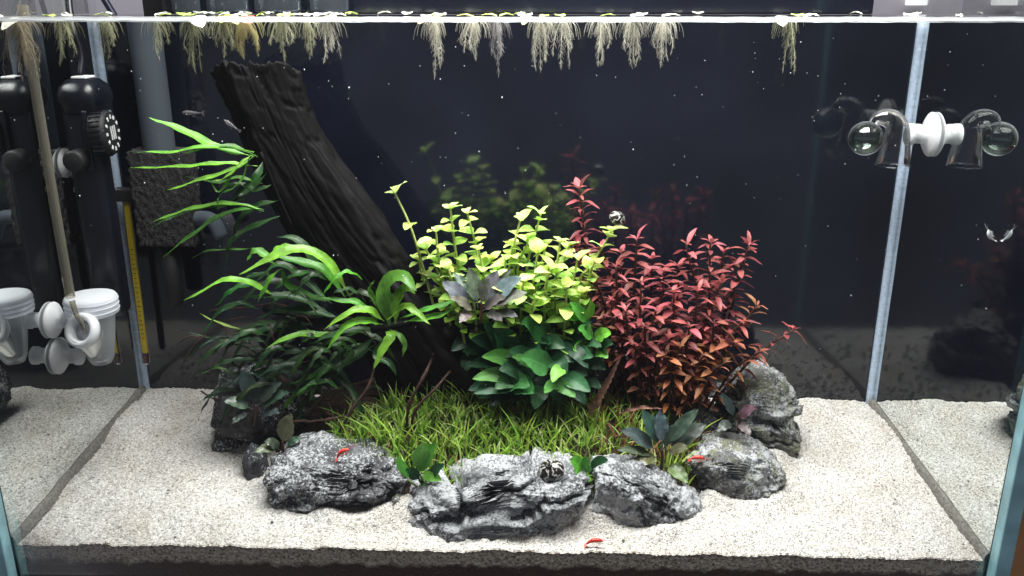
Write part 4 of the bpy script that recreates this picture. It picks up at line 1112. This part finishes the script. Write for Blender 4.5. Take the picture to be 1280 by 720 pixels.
for px, py, Y in ((478, 520, .075), (500, 520, .075), (575, 525, .07), (850, 535, .075), (865, 520, .08), (805, 525, .075), (650, 530, .07), (700, 540, .066), (440, 530, .075)):
    for k in range(3):
        p = on_y(px+random.uniform(-8, 8), py, Y); p[2] = ground_top(p[0], p[1])-.002
        blade(g, p, random.uniform(.028, .04), random.uniform(.3, .8), random.uniform(0, 2*pi), .0008, jit((0.20, 0.32, 0.04), .2))
o = g.make('grass', M['grass']); tag(o, 'fine green grass carpet behind the front stones', 'grass', kind='stuff')

# fallen brown leaf and twigs
for pts, w, lb in (([(735, 520, .090), (752, 490, .088), (776, 446, .086)], 10, 'brown serrated dead leaf leaning up beside the anubias'),
                   ([(775, 516, .07), (800, 509, .068), (828, 511, .066)], 5, 'brown dead leaf lying across the grass tops')):
    P = smooth_path([on_y(*p) for p in pts], 26); t_ = np.linspace(0, 1, 26)
    k = mpp(pts[0][0], pts[0][1], pts[0][2])
    wv = w_lance(t_, .02)*w*k/2*(1+.2*((np.arange(26) % 2)*2-1))
    V, F, UV = ribbon(P, wv, unit((.2, -1, .4)), .3, .0003, 3, 4)
    tag(mk('dead_leaf', V, F, M['brown'], uv=UV), lb, 'leaf')

# ------------------------------------------------------------------ FLOATING PLANTS
def gain(c, a):
    f = 1+random.uniform(-a, a); return tuple(v*f for v in c)
def floater(px, ln, Y, spread, nmain, label, pale, leaves, dens=1.0):
    b = on_y(px, 26, Y); b[2] = H-.0006
    k = mpp(px, 40, Y)
    t = empty('floating_plant', b, label, 'floating plant', 'floating plants at the surface')
    g = Geo()
    for i in range(nmain):
        L_ = ln*k*random.uniform(.55, 1.0) if i else ln*k
        sx = random.uniform(-1, 1)*spread*k*(.7 if i else .15); sy = random.uniform(-.6, .6)*spread*k
        P = smooth_path([b, b+np.array([sx*.6, sy*.5, -L_*.35]), b+np.array([sx*.9+random.uniform(-2, 2)*k, sy*.9, -L_*.72]), b+np.array([sx*.8+random.uniform(-3, 3)*k, sy, -L_])], 12)
        c = gain(pale, .15)
        g.add(*tube(P, np.linspace(.00020, .00009, 12), 4, False), None, (*c, 1))
        nh = int((80 if i < 3 else 46)*dens)
        for j in range(nh):
            f = random.uniform(.05, .93); p = np.array([np.interp(f*11, range(12), P[:, q]) for q in range(3)])
            az = random.uniform(0, 2*pi); hl = random.uniform(5, 13)*k*(1.12-1.0*f)
            dv = np.array([math.cos(az), math.sin(az)*.8, 0])
            Q = np.array([p, p+dv*hl*.45+(0, 0, -hl*.35), p+dv*hl*.75+(0, 0, -hl*1.0)])
            g.add(*tube(Q, [.00007, .00006, .00004], 3, False), None, (*gain(c, .2), 1))
    nb = int(46*dens)
    for j in range(nb):     # short beard right under the leaves
        az = random.uniform(0, 2*pi); hl = random.uniform(10, 26)*k; r0 = random.uniform(0, spread*.6)*k
        dv = np.array([math.cos(az), math.sin(az)*.8, 0]); p = b+dv*r0
        Q = smooth_path([p, p+dv*hl*.4+(0, 0, -hl*.4), p+dv*hl*.55+(0, 0, -hl)], 6)
        g.add(*tube(Q, np.linspace(.00012, .00005, 6), 3, False), None, (*gain(pale, .2), 1))
    g.make('roots', M['roots'], t)
    for (dx, tl, wl, col, dip) in leaves:
        a = b+np.array([dx*k, random.uniform(-.008, .008), .0008]); az = random.uniform(0, 2*pi)
        if dip: az = -pi/2+random.uniform(-.7, .7)
        dv = np.array([math.cos(az), math.sin(az), 0])*tl*k
        e = a+dv+np.array([0, 0, -dip*k if dip else .0006])
        P = smooth_path([a, (a+e)/2+(0, 0, .0008), e], 10)
        V, F, UV = ribbon(P, w_ovate(np.linspace(0, 1, 10), .06)*wl*k/2, (0, -.25 if dip else 0, 1), .12, .0002, 2, 4)
        o = mk('leaf', V, F, M['float'], t, uv=UV); o.color = (*col, 1)
    return t
PW, PG, PB = (0.54, 0.52, 0.44), (0.40, 0.40, 0.26), (0.32, 0.27, 0.19)
LW, LG, LY = (0.80, 0.82, 0.70), (0.36, 0.46, 0.12), (0.62, 0.66, 0.18)
fl = [(20, 78, .04, 40, 15, PB, [(-8, 30, 26, LW, 0), (12, 26, 22, LW, 14)], 1.5, 'floating plant with a thick brown root beard over the glass tube'),
      (76, 58, .07, 22, 6, PG, [(0, 18, 16, LG, 0), (8, 16, 14, LW, 0)], 1.0, None), (131, 52, .10, 22, 6, PG, [(0, 18, 16, LG, 0)], 1.0, None),
      (197, 52, .12, 20, 5, PG, [(-5, 20, 18, LW, 0), (8, 18, 14, LG, 0)], .8, None), (243, 68, .10, 22, 6, PG, [(4, 26, 24, LW, 13), (-6, 18, 18, LG, 0)], 1.0, 'floating plant with a dipped white leaf beside the trunk top'),
      (278, 50, .09, 24, 6, PG, [(0, 22, 18, LY, 8), (8, 18, 16, LG, 0)], 1.1, None), (306, 50, .08, 30, 8, (0.46, 0.42, 0.2), [(4, 24, 20, (0.55, 0.10, 0.09), 8), (-14, 20, 16, LY, 9)], 1.4, 'floating plant with a red leaf and yellow roots over the trunk'),
      (352, 54, .09, 24, 6, PG, [(0, 20, 18, LG, 0), (6, 18, 16, LW, 0)], 1.1, None), (384, 52, .10, 18, 5, PG, [(0, 20, 18, LW, 0)], .9, None), (408, 56, .11, 22, 6, PW, [(0, 22, 18, LW, 6), (-10, 18, 14, LW, 0)], 1.0, None),
      (541, 74, .06, 20, 5, PW, [(6, 34, 16, (0.62, 0.5, 0.25), 7), (-8, 20, 14, LW, 0)], 1.1, 'floating plant with a long tapering root and a tan leaf'),
      (592, 52, .07, 26, 7, PW, [(0, 22, 16, LY, 0), (10, 22, 12, LY, 6)], 1.1, None), (621, 74, .10, 26, 6, (0.34, 0.32, 0.32), [(0, 20, 16, LY, 0)], 1.1, 'floating plant with a wide dim root veil'),
      (676, 66, .07, 20, 5, PW, [(-12, 20, 14, LY, 9), (0, 16, 12, LG, 0)], 1.1, None), (703, 62, .08, 24, 5, PW, [(0, 18, 14, LG, 0)], 1.0, None),
      (751, 60, .09, 22, 5, PW, [(0, 20, 14, LG, 0)], 1.0, None), (790, 62, .08, 22, 6, PW, [(0, 22, 16, LW, 0)], 1.1, None), (829, 60, .08, 24, 6, PW, [(0, 26, 18, LW, 0)], 1.1, None),
      (988, 68, .10, 26, 4, PG, [(-8, 24, 20, LW, 12), (8, 20, 16, LG, 0)], .7, 'lone floating plant with a folded white leaf near the glass indicator')]
FLB = {76: 'floating plant with a greenish root beard above the black filter', 131: 'floating plant whose roots hang over the left corner bead',
       197: 'floating plant whose roots hang before the grey lift tube', 278: 'floating plant with a yellow leaf above the trunk top, left of the red leaf',
       352: 'floating plant with a round green root beard right above the broken trunk end', 384: 'narrow floating plant between the trunk top and the open water',
       408: 'pale rooted floating plant ending the row over the trunk', 592: 'floating plant with short spread white roots and yellow leaves beside the dim root veil',
       676: 'floating plant with white roots and a folded yellow leaf touching its neighbour', 703: 'floating plant with forked white roots touching the yellow-leaved one',
       751: 'floating plant with thin straight white roots beside the leaning one', 790: 'floating plant with white roots leaning sideways between two others',
       829: 'last floating plant of the row before the lone one'}
for px, ln, Y, sprd, nm, pc, lv, dn, lb in fl:
    floater(px, ln, Y, sprd, nm, lb or FLB[px], pc, lv, dn)
# loose pale floating leaves seen edge on
for i in range(46):
    px = random.choice([random.uniform(200, 450), random.uniform(20, 1250)]); Y = random.uniform(.02, .19)
    b = on_y(px, 22, Y); b[2] = H+.0008; k = .0005; az = random.uniform(0, 2*pi); L_ = random.uniform(8, 22)*k
    dv = np.array([math.cos(az), math.sin(az), .06])*L_
    P = smooth_path([b-dv/2, b+(0, 0, .0011), b+dv/2], 8)
    V, F, UV = ribbon(P, w_ovate(np.linspace(0, 1, 8), .02)*L_*.4, (0, 0, 1), .15, .0002, 2, 4)
    o = mk('floating_leaf', V, F, M['float'], uv=UV); o.color = (*random.choice([LW, LW, LG]), 1)
    tag(o, 'loose pale round leaf floating flat on the water', 'leaf', 'loose leaves on the water')

# ------------------------------------------------------------------ EQUIPMENT, LEFT
def suction(parent, centre, s, R, L_, m='white', name='suction_cup'):
    """disc against the side pane, s = -1 left pane"""
    ax = np.array([-s, 0, 0.0]); o_ = np.array([s*(W/2+.0008), centre[1], centre[2]])
    prof = [(R*.2, 0.0), (R, .0004), (R*1.02, .0013), (R*.82, .0032), (R*.5, .0048), (R*.42, .0056), (R*.42, L_*.75), (R*.5, L_*.8), (R*.5, L_), (R*.2, L_*1.02)]
    return mk(name, *lathe(prof, 28, o_, ax), M[m], parent)
def internal_filter():
    c = on_x(66, 130, -W/2); Y = c[1]
    k = mpp(110, 150, Y)
    xL = on_y(84, 150, Y)[0]; xR = on_y(131, 150, Y)[0]; cx = (xL+xR)/2; wx = xR-xL
    zt = on_y(110, 98, Y)[2]; zn = on_y(110, 132, Y)[2]; zb = on_y(115, 392, Y)[2]
    t = empty('internal_filter', (cx, Y, zb), 'black internal filter with ribbed flow dial on the left pane', 'filter')
    mk('body', *box((cx-.0005, Y-.001, (zn+zb)/2), (wx*.92, .018, zn-zb), .006), M['black'], t)
    # domed head
    hd = [(.2, zt-zn), (.62, (zt-zn)*.96), (.92, (zt-zn)*.72), (1.04, (zt-zn)*.42), (1.04, (zt-zn)*.2), (.94, 0), (.9, -.004)]
    V = []; F = []; seg = 36; ang = np.linspace(0, 2*pi, seg, endpoint=False)
    for r, z in hd[::-1]:
        ca, sa = np.cos(ang), np.sin(ang)
        V.append(np.c_[cx+np.sign(ca)*np.abs(ca)**.6*wx/2*r*1.08, Y+.004+np.sign(sa)*np.abs(sa)**.6*.017*r, np.full(seg, zn+z)])
    for i in range(len(hd)-1):
        for j in range(seg):
            q = (j+1) % seg; F.append((i*seg+j, i*seg+q, (i+1)*seg+q, (i+1)*seg+j))
    F.append(tuple((len(hd)-1)*seg+j for j in range(seg)))
    mk('head', np.vstack(V), F, M['black'], t)
    mk('head_plate', *box((cx+wx*.05, Y+.002, zt+.0006), (wx*.40, .014, .002), .0008), M['mark'], t)
    mk('side_rib', *box((cx+wx*.20, Y-.0115, zn-.022), (.004, .003, .040), .0012), M['black'], t)
    dc = on_y(136, 166, Y-.004); ax = unit((1, .10, 0.05))
    R = 28*k
    dial = mk('dial', *lathe([(R*.6, -.009), (R, -.008), (R, .0), (R*.93, .0022), (R*.85, .0026), (R*.3, .0028)], 40, dc, ax), M['rubber'], t)
    S = unit(np.cross((0, 0, 1.0), ax)); B = np.cross(ax, S)
    g = Geo()
    for i in range(28):
        a = 2*pi*i/28; r_ = S*math.cos(a)+B*math.sin(a)
        Rm = np.c_[ax, r_, np.cross(ax, r_)]
        g.add(*box(dc+r_*R-ax*.004, (.0075, .0012, .0011), 0, Rm))
    g.make('grip_ribs', M['black'], dial, False)
    g = Geo()
    for i in range(12):
        a = 2*pi*i/12; r_ = S*math.cos(a)+B*math.sin(a); Rm = np.c_[ax, r_, np.cross(ax, r_)]
        g.add(*box(dc+r_*R*.70+ax*.0028, (.0005, .0026, .0018), 0, Rm))
    for dx in (-.22, .0, .22):
        g.add(*box(dc+S*R*dx+ax*.0030, (.0004, .0012, .009), 0, np.c_[ax, S, B]))
    g.make('dial_marks', M['mark'], dial, False)
    # printed marks on the body side facing the pane (seen in its reflection)
    for i, dz in enumerate((.030, .038, .046, .056)):
        mk('print', *box((xL+.0006, Y-.004, zn-dz), (.0006, .005, .0035), .0002), M['mark'], t, False)
    # outlet, and suction foot
    mk('outlet', *lathe([(.007, 0), (.007, .012), (.0055, .013)], 20, (cx-.002, Y-.009, zn-.034), (0, -1, 0)), M['rubber'], t)
    for z in (on_y(80, 205, Y)[2],):
        suction(t, (0, Y+.004, z), -1, .010, xL+W/2-.0004+.004, 'white')
    P = smooth_path([(cx-.002, Y+.004, zt), on_y(102, 70, Y+.01), on_y(93, 40, Y+.012), on_y(88, 18, Y+.016), on_y(86, 0, Y+.02), on_y(84, -40, Y+.03)], 24)
    mk('power_cable', *tube(P, .0023, 10), M['black'], t)
internal_filter()
def feeder():
    c = on_x(68, 410, -W/2); Y = c[1]; k = mpp(110, 410, Y)
    P0 = on_y(114, 378, Y)
    t = empty('co2_diffuser', on_y(116, 458, Y), 'frosted white diffuser cup with ring held by suction cups', 'diffuser')
    cx, zc = P0[0], P0[2]
    mk('cup', *lathe([(6*k, -82*k), (12*k, -80*k), (16*k, -72*k), (20*k, -45*k), (24*k, -12*k), (25*k, -10*k), (26*k, 0)], 36, (cx+2*k, Y, zc), (0, 0, 1), False), M['milk'], t)
    mk('cup_cap', *lathe([(29*k, -14*k), (31*k, -13*k), (31*k, 6*k), (29*k, 9*k), (22*k, 11*k), (3*k, 11.5*k)], 40, (cx, Y, zc), (0.0, 0, 1)), M['milkcap'], t)
    for q in range(3):
        mk('cap_ridge', *lathe([(31*k, 0), (31.9*k, .0007), (31*k, .0014)], 40, (cx, Y, zc-10*k+q*6*k), (0, 0, 1), False), M['milkcap'], t)
    rc = on_y(103, 413, Y-.019); ax = unit((-.25, -1, .45))
    mk('ring', *lathe([(15*k, -.004), (21*k, -.003), (22*k, .0), (21*k, .003), (17*k, .0038), (13.5*k, .002), (12.5*k, -.002), (15*k, -.004)], 40, rc, ax, False), M['white'], t)
    mk('ring_disc', *lathe([(13*k, -.0022), (4*k, -.002), (.5*k, -.0018)], 28, rc, ax), M['milkcap'], t)
    mk('funnel', *lathe([(19*k, 0.0), (17*k, -.007), (11*k, -.018), (8*k, -.026)], 30, rc-ax*.003, unit((.12, -.5, .85)), False), M['milk'], t)
    for py, R in ((399, .0122), (449, .0125)):
        q = on_x(68, py, -W/2)
        L_ = (cx-22*k)-(-W/2)
        suction(t, (0, Y, q[2]), -1, R, L_, 'white')
    # glass feed tube with bulb end reaching into the ring
    P = smooth_path([on_y(28, 6, Y-.016), on_y(36, 60, Y-.017), on_y(52, 160, Y-.018), on_y(72, 280, Y-.019), on_y(88, 372, Y-.020)], 30)
    mk('glass_tube', *tube(P, 5.6*k, 16, False), M['tube_glass'], t)
    P = smooth_path([on_y(90, 376, Y-.021), on_y(95, 392, Y-.022), on_y(104, 408, Y-.021), on_y(106, 416, Y-.019)], 12)
    mk('glass_nozzle', *tube(P, np.linspace(3.4*k, 2.2*k, 12), 12, False), M['tube_glass'], t)
feeder()
def thermometer():
    Y = .186
    t = empty('thermometer', on_y(182, 458, Y), 'yellow stick thermometer with dark red bulb in the back corner', 'thermometer')
    P = [on_y(157, 244, Y), on_y(169.5, 340, Y), on_y(181.5, 441, Y)]
    k = mpp(170, 340, Y)
    g0 = Geo()
    for i in range(2):
        a, b = P[0], P[2]
    d = unit(P[2]-P[0]); S = unit(np.cross(d, (0, 1, 0))); Nn = np.cross(d, S); L_ = np.linalg.norm(P[2]-P[0])
    mk('scale', *box((P[0]+P[2])/2, (7.4*k, .0025, L_), .0006, np.c_[S, Nn, d]), M['yellow'], t)
    e = P[2]+d*.0045
    mk('bulb', *box(e, (7.2*k, .0028, .0088), .0008, np.c_[S, Nn, d]), M['redtip'], t)
    mk('tip', *lathe([(2.6*k, 0), (2.2*k, .001), (.6*k, .0015)], 14, P[2]+d*.009, d), M['bubble'], t)
    mk('glass_sleeve', *tube(np.array([P[0]-d*.004, P[2]+d*.0095]), 5.0*k, 16, False), M['pane'], t)
    for i in range(20):
        p = P[0]+d*(L_*(.33+.030*i))-Nn*np.sign(Nn[1])*(.0013)
        o = mk('scale_mark', *box(p+S*.6*k, ((3.2 if i % 4 else 5.2)*k, .0003, .00045), 0, np.c_[S, Nn, d]), M['rubber'], t, False)
    hp = on_y(157, 243, Y)
    mk('clip', *box(hp, (24*k, .008, 17*k), .002), M['rubber'], t)
    suction(t, (0, Y, hp[2]), -1, .0075, hp[0]+W/2-10*k, 'rubber')
thermometer()
def sponge_filter():
    Y = .182; k = mpp(207, 250, Y)
    a = on_y(170, 190, Y-.012); b = on_y(242, 188, Y-.012); c = on_y(250, 309, Y-.012)
    cx = on_y(209, 250, Y)[0]; zt = a[2]; zb = c[2]; wx = (b[0]-a[0])
    t = empty('sponge_filter', (cx, Y, zb), 'black sponge filter block with grey lift tube at the back', 'filter')
    # pitted block
    bm = bmesh.new(); bmesh.ops.create_cube(bm, size=2)
    bmesh.ops.subdivide_edges(bm, edges=bm.edges[:], cuts=44, use_grid_fill=True)
    S = np.array([v.co[:] for v in bm.verts]); F = [tuple(v.index for v in f.verts) for f in bm.faces]; bm.free()
    P = np.c_[S[:, 0]*wx/2, S[:, 1]*.011, S[:, 2]*(zt-zb)/2]
    P = P+S*(0.0006*noise3(P*1300, 4)+0.0007*noise3(P*520, 5))[:, None]
    mk('sponge', P+np.array([cx, Y, (zt+zb)/2]), F, M['sponge'], t)
    p0 = on_y(197, 190, Y); p1 = on_y(193, 20, Y)
    mk('lift_tube', *lathe([(19*k, 0), (19*k, p1[2]-p0[2]+.0)], 28, (p0[0], Y+.004, p0[2]-.004), (0, 0, 1), False), M['lift'], t)
    mk('foot_pipe', *lathe([(11*k, 0), (11*k, -.05), (9*k, -.052)], 20, (cx-.003, Y, zb+.002), (0, 0, 1)), M['rubber'], t)
    q = on_y(276, 282, Y)
    mk('outlet_elbow', *tube(smooth_path([(cx+.01, Y, q[2]+.004), (q[0]-.006, Y-.004, q[2]+.006), (q[0]+.002, Y-.006, q[2]-.008)], 12), .0055, 14), M['lift'], t)
sponge_filter()

# ------------------------------------------------------------------ DROP CHECKER, RIGHT
def drop_checker():
    c = on_x(1164, 168, W/2); Y = c[1]; k = mpp(1110, 175, Y)
    t = empty('drop_checker', on_y(1115, 208, Y), 'clear glass drop checker bulb held by white suction cup', 'drop checker')
    bc = on_y(1082, 173, Y); R = 21*k
    seg = 40; th = np.linspace(.02, pi-.02, 26)
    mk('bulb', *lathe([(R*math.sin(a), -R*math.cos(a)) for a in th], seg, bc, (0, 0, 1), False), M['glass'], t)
    Ri = R*.93; th = np.linspace(.02, pi*.5, 14)
    mk('fluid', *lathe([(Ri*math.sin(a), -Ri*math.cos(a)) for a in th]+[(Ri*.5, .0), (.0002, 0)], seg, bc, (0, 0, 1), False), M['fluid'], t)
    pts = [(1090, 160), (1096, 150), (1106, 147), (1117, 151), (1122, 163), (1120, 180), (1116, 206)]
    P = smooth_path([on_y(a, b, Y) for a, b in pts], 40)
    rad = np.interp(np.linspace(0, 1, 40), [0, .15, .35, .6, .85, 1], [5, 8, 11, 13.5, 17, 20.5])*k
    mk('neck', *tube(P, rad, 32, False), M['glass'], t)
    rim = P[-1]; d = unit(P[-1]-P[-2])
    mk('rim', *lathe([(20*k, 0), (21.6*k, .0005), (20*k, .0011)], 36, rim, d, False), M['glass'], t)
    q = on_x(1164, 168, W/2)
    suction(t, (0, Y, q[2]), 1, 27*k, W/2-on_y(1133, 165, Y)[0], 'white')
    mk('cup_collar', *lathe([(9*k, 0), (11*k, .001), (11*k, .004), (9*k, .005)], 24, on_y(1142, 166, Y), (1, 0, 0)), M['white'], t)
drop_checker()

# ------------------------------------------------------------------ ANIMALS
def shrimp(px, py, Y, L_px, ang, label, m='shrimp', P0=None):
    b = on_y(px, py, Y) if P0 is None else np.asarray(P0); k = mpp(px, py, b[1]); L_ = L_px*k
    t = empty('shrimp', b-np.array([0, 0, L_*.16]), label, 'shrimp', 'small shrimp')
    ca, sa = math.cos(ang), math.sin(ang)
    def w(u, v, y=0): return b+np.array([ca*u-sa*v, y, sa*u+ca*v])*L_
    P = smooth_path([w(.5, .0), w(.3, .07), w(.05, .1), (w(-.2, .05)), w(-.4, -.08), w(-.5, -.16)], 22)
    s = np.linspace(0, 1, 22)
    R = L_*np.interp(s, [0, .1, .3, .5, .8, 1], [.01, .08, .13, .12, .07, .03])*(1+.05*np.sin(s*38))
    g = Geo(); g.add(*tube(P, R, 12))
    for a in (-.35, 0, .35):        # tail fan grows out of the last ring
        V, F, UV = ribbon(smooth_path([w(-.47, -.13), w(-.56+abs(a)*.05, -.2, a*.3), w(-.63, -.26, a*.55)], 6), L_*np.array([.02, .04, .055, .06, .05, .01]), (0, 0, 1), .1, 0, 1, 2)
        g.add(V, F, UV)
    g.make('body', M[m], t)
    for i in range(5):
        for sd in (-1, 1):
            u = .28-.11*i
            mk('leg', *tube(smooth_path([w(u, .0, sd*.05), w(u+.03, -.1, sd*.12), w(u-.02, -.2, sd*.13)], 6), L_*.012, 5), M[m], t)
    for sd in (-1, 1):
        mk('antenna', *tube(smooth_path([w(.47, .03, sd*.03), w(.7, .1, sd*.1), w(.98, .06, sd*.2)], 8), np.linspace(L_*.01, L_*.004, 8), 5), M[m], t)
        mk('eye', *lathe([(L_*.005, -.02*L_), (L_*.024, 0), (L_*.005, .02*L_)], 10, w(.40, .09, sd*.06), (0, 0, 1)), M['rubber'], t)
shrimp(428, 566, .052, 20, .5, 'red shrimp sitting on the saddle of the two-humped stone')
shrimp(872, 573, .052, 18, -.15, 'small red shrimp on the olive grey stone')
pf = on_y(743, 688, .007); pf[2] = float(sand_z(pf[0], .007))+.0042
shrimp(743, 688, .007, 21, .05, 'red shrimp on the bare sand against the front pane', P0=pf)
cc = on_x(1238, 294, W/2-.004)
shrimp(1238, 294, cc[1], 16, 2.0, 'tiny pale shrimp on the right pane', 'bubble', P0=cc)
def snail(px, py, Y, R_px, label, nrm):
    b = on_y(px, py, Y); R = R_px*mpp(px, py, Y); n_ = unit(nrm)
    t = empty('snail', b-n_*R*.6, label, 'snail', 'zebra snails')
    # shell: dome with a low spiral turn
    a = unit(np.cross(n_, (0.2, 1, .3))); c = np.cross(n_, a)
    nu, nv = 40, 18; V = []; UV = []; F = []
    for j in range(nv):
        v = j/(nv-1)*pi*.62
        for i in range(nu):
            u = 2*pi*i/nu; rr = R*math.sin(v)*(1+.16*math.cos(u-.6)); hh = R*.92*math.cos(v)+.06*R*math.sin(3*v)*math.cos(u)
            V.append(b+a*rr*math.cos(u)*1.16+c*rr*math.sin(u)+n_*(hh-.25*R)); UV.append((u/(2*pi), v/pi))
    for j in range(nv-1):
        for i in range(nu):
            q = (i+1) % nu; F.append((j*nu+i, (j+1)*nu+i, (j+1)*nu+q, j*nu+q))
    mk('shell', V, F, M['snail'], t, uv=UV)
    P = smooth_path([b+n_*R*.68+a*R*.25*math.cos(q)*(1-q/9)+c*R*.25*math.sin(q)*(1-q/9)+n_*R*.02*q for q in np.linspace(0, 8, 16)], 30)
    mk('spire', *tube(P, np.linspace(R*.14, R*.05, 30), 8), M['snail'], t, uv=np.zeros((240, 2)))
    mk('foot', *lathe([(R*.2, -.34*R), (R*.95, -.30*R), (R*1.0, -.18*R), (R*.7, -.05*R)], 24, b-n_*R*.12, n_), M['rubber'], t)
snail(690, 586, .036, 14.5, 'black and white zebra snail on top of the long pale stone', (-.35, -.5, .8))
snail(774, 272, .112, 9, 'tiny zebra snail on the bright tip of a lime stem', (.4, -.5, .6))
def fish(px, py, Y, L_px, ang, label):
    b = on_y(px, py, Y); L_ = L_px*mpp(px, py, Y)
    t = empty('small_fish', b, label, 'fish', 'tiny pale fish')
    ca, sa = math.cos(ang), math.sin(ang)
    def w(u, v): return b+np.array([ca*u-sa*v, 0, sa*u+ca*v])*L_
    s = np.linspace(0, 1, 16); P = np.array([w(.5-q*.85, 0) for q in s])
    V, F = tube(P, L_*np.interp(s, [0, .15, .35, .7, 1], [.02, .09, .11, .06, .02]), 12)
    g = Geo(); g.add(V, F)
    V, F, UV = ribbon(np.array([w(-.33, 0), w(-.42, 0), w(-.52, 0)]), L_*np.array([.02, .07, .12]), (0, 1, 0), .05, 0, 1, 4); g.add(V, F, UV)
    V, F, UV = ribbon(np.array([w(.05, .08), w(-.02, .16), w(-.12, .17)]), L_*np.array([.05, .05, .02]), (0, 1, 0), .05, 0, 1, 2); g.add(V, F, UV)
    g.make('body', M['palefish'], t)
    for sd in (-1, 1):
        mk('eye', *lathe([(L_*.004, -.02*L_), (L_*.025, 0), (L_*.004, .02*L_)], 10, w(.40, .02)+np.array([0, sd*L_*.06, 0]), (0, 0, 1)), M['rubber'], t)
fish(241, 141, .15, 27, pi-.02, 'tiny pale fish swimming level beside the lift tube')
fish(290, 157, .08, 24, 2.5, 'tiny pale fish diving against the trunk edge')

S, F = ico(1); g = Geo(); rg = random.Random(3)
for i in range(240):
    x, y = rg.uniform(-.295, .295), rg.uniform(.004, .196)
    if (abs(x-.01)/.2)**3+(abs(y-.115)/.1)**2 < .72: continue
    r = rg.choice([.0004, .0005, .0006, .0008]); v = rg.uniform(.04, .3)
    g.add(np.array([x, y, float(sand_z(x, y))+.0016])+S*r*np.array([rg.uniform(.7, 1.7), rg.uniform(.7, 1.3), rg.uniform(.4, .8)]), [tuple(f) for f in F], None, (v, v*.93, v*.85, 1))
o = g.make('debris', M['debris'], smooth=False); tag(o, 'dark grit and crumbs strewn over the white sand', 'debris', kind='stuff')

# ------------------------------------------------------------------ FINE SPECKS IN THE WATER
S, F = ico(1); g = Geo()
for i in range(230):
    px = random.uniform(0, 1260); py = random.uniform(45, 470)*random.random()**.5+20; Y = random.uniform(.01, .19)
    p = on_y(px, py, Y)
    if abs(p[0]) > W/2-.004 or p[2] > H-.004 or p[2] < .04: continue
    r = random.choice([.00012, .00016, .0002, .0002, .00034])
    g.add(p+S*r*np.array([1, 1, random.choice([1, 1, 1.8])]), [tuple(f) for f in F])
o = g.make('water_specks', M['bubble']); tag(o, 'fine white specks drifting in the water', 'specks', kind='stuff')

# ------------------------------------------------------------------ ABOVE THE WATER AND OUTSIDE
def vert(name, px, wpx, Y, m, label, cat, lean=0.0, round_=True, z0=.20, z1=.42, group=None):
    p = on_y(px, 8, Y); k = mpp(px, 8, Y); r = wpx*k/2
    if round_:
        P = smooth_path([(p[0]+lean*(z-p[2]), Y, z) for z in np.linspace(z0, z1, 8)], 12)
        o = mk(name, *tube(P, r, 14), M[m])
    else:
        o = mk(name, *box((p[0], Y, (z0+z1)/2), (r*2, r*1.2, z1-z0), r*.15), M[m], smooth=False)
    tag(o, label, cat, group); return o
zz = D+.05
vert('clear_hose', 20, 5, zz, 'foam', 'thin whitish air hose slanting behind the left pane', 'hose', .75)
vert('clear_hose', 31, 6, zz+.01, 'foam', 'thicker whitish air hose slanting beside the thin one', 'hose', .8)
vert('cable', 54, 6, zz+.02, 'navy', 'dark cable hanging left of the white post', 'cable', -.15)
vert('white_post', 74, 15, zz, 'foam', 'white lamp post rising behind the left pane', 'post', 0, False)
vert('cable', 136, 9, zz, 'navy', 'navy cable slanting in front of the grey wall', 'cable', -.5)
vert('black_post', 193, 24, D+.045, 'rubber', 'black post beside the pale glass jars', 'post', 0, False)
for px, w_, lb in ((230, 36, 'narrow pale glass jar at the back rim beside the black post'), (282, 54, 'pale glass jar between the narrow jar and the widest jar'), (345, 60, 'widest pale glass jar at the back rim'), (410, 50, 'pale glass jar ending the row at the back rim')):
    p = on_y(px, 8, D+.005); k = mpp(px, 8, D+.005); r = w_*k/2
    V, F = lathe([(r*.9, 0), (r, .002), (r, .05), (r*.8, .056), (r*.8, .06)], 28, (p[0], D+.0085, H+.0012), (0, 0, 1), True)
    V[:, 1] = (D+.0095)+(V[:, 1]-(D+.0085))*.35
    o = mk('glass_jar', V, F, M['jar']); tag(o, lb, 'jar', 'pale jars at the back rim')
for px, w_ in ((1147, 26), (1257, 30)):
    p = on_y(px, -6, 1.07); k = mpp(px, -6, 1.07)
    o = mk('lamp_panel', *box((p[0], 1.07, p[2]), (w_*k, .012, 24*k), .002), M['lampwhite'], smooth=False)
    tag(o, 'small bright white lamp panel on the grey wall', 'lamp', 'white lamp panels on the wall')
p = on_y(1300, 640, -0.02)
o = mk('wooden_board', *box((0.50, 0.11, 0.0), (.34, .018, .42), .002), M['board'], smooth=False)
tag(o, 'brown wooden board standing outside the right pane', 'board')
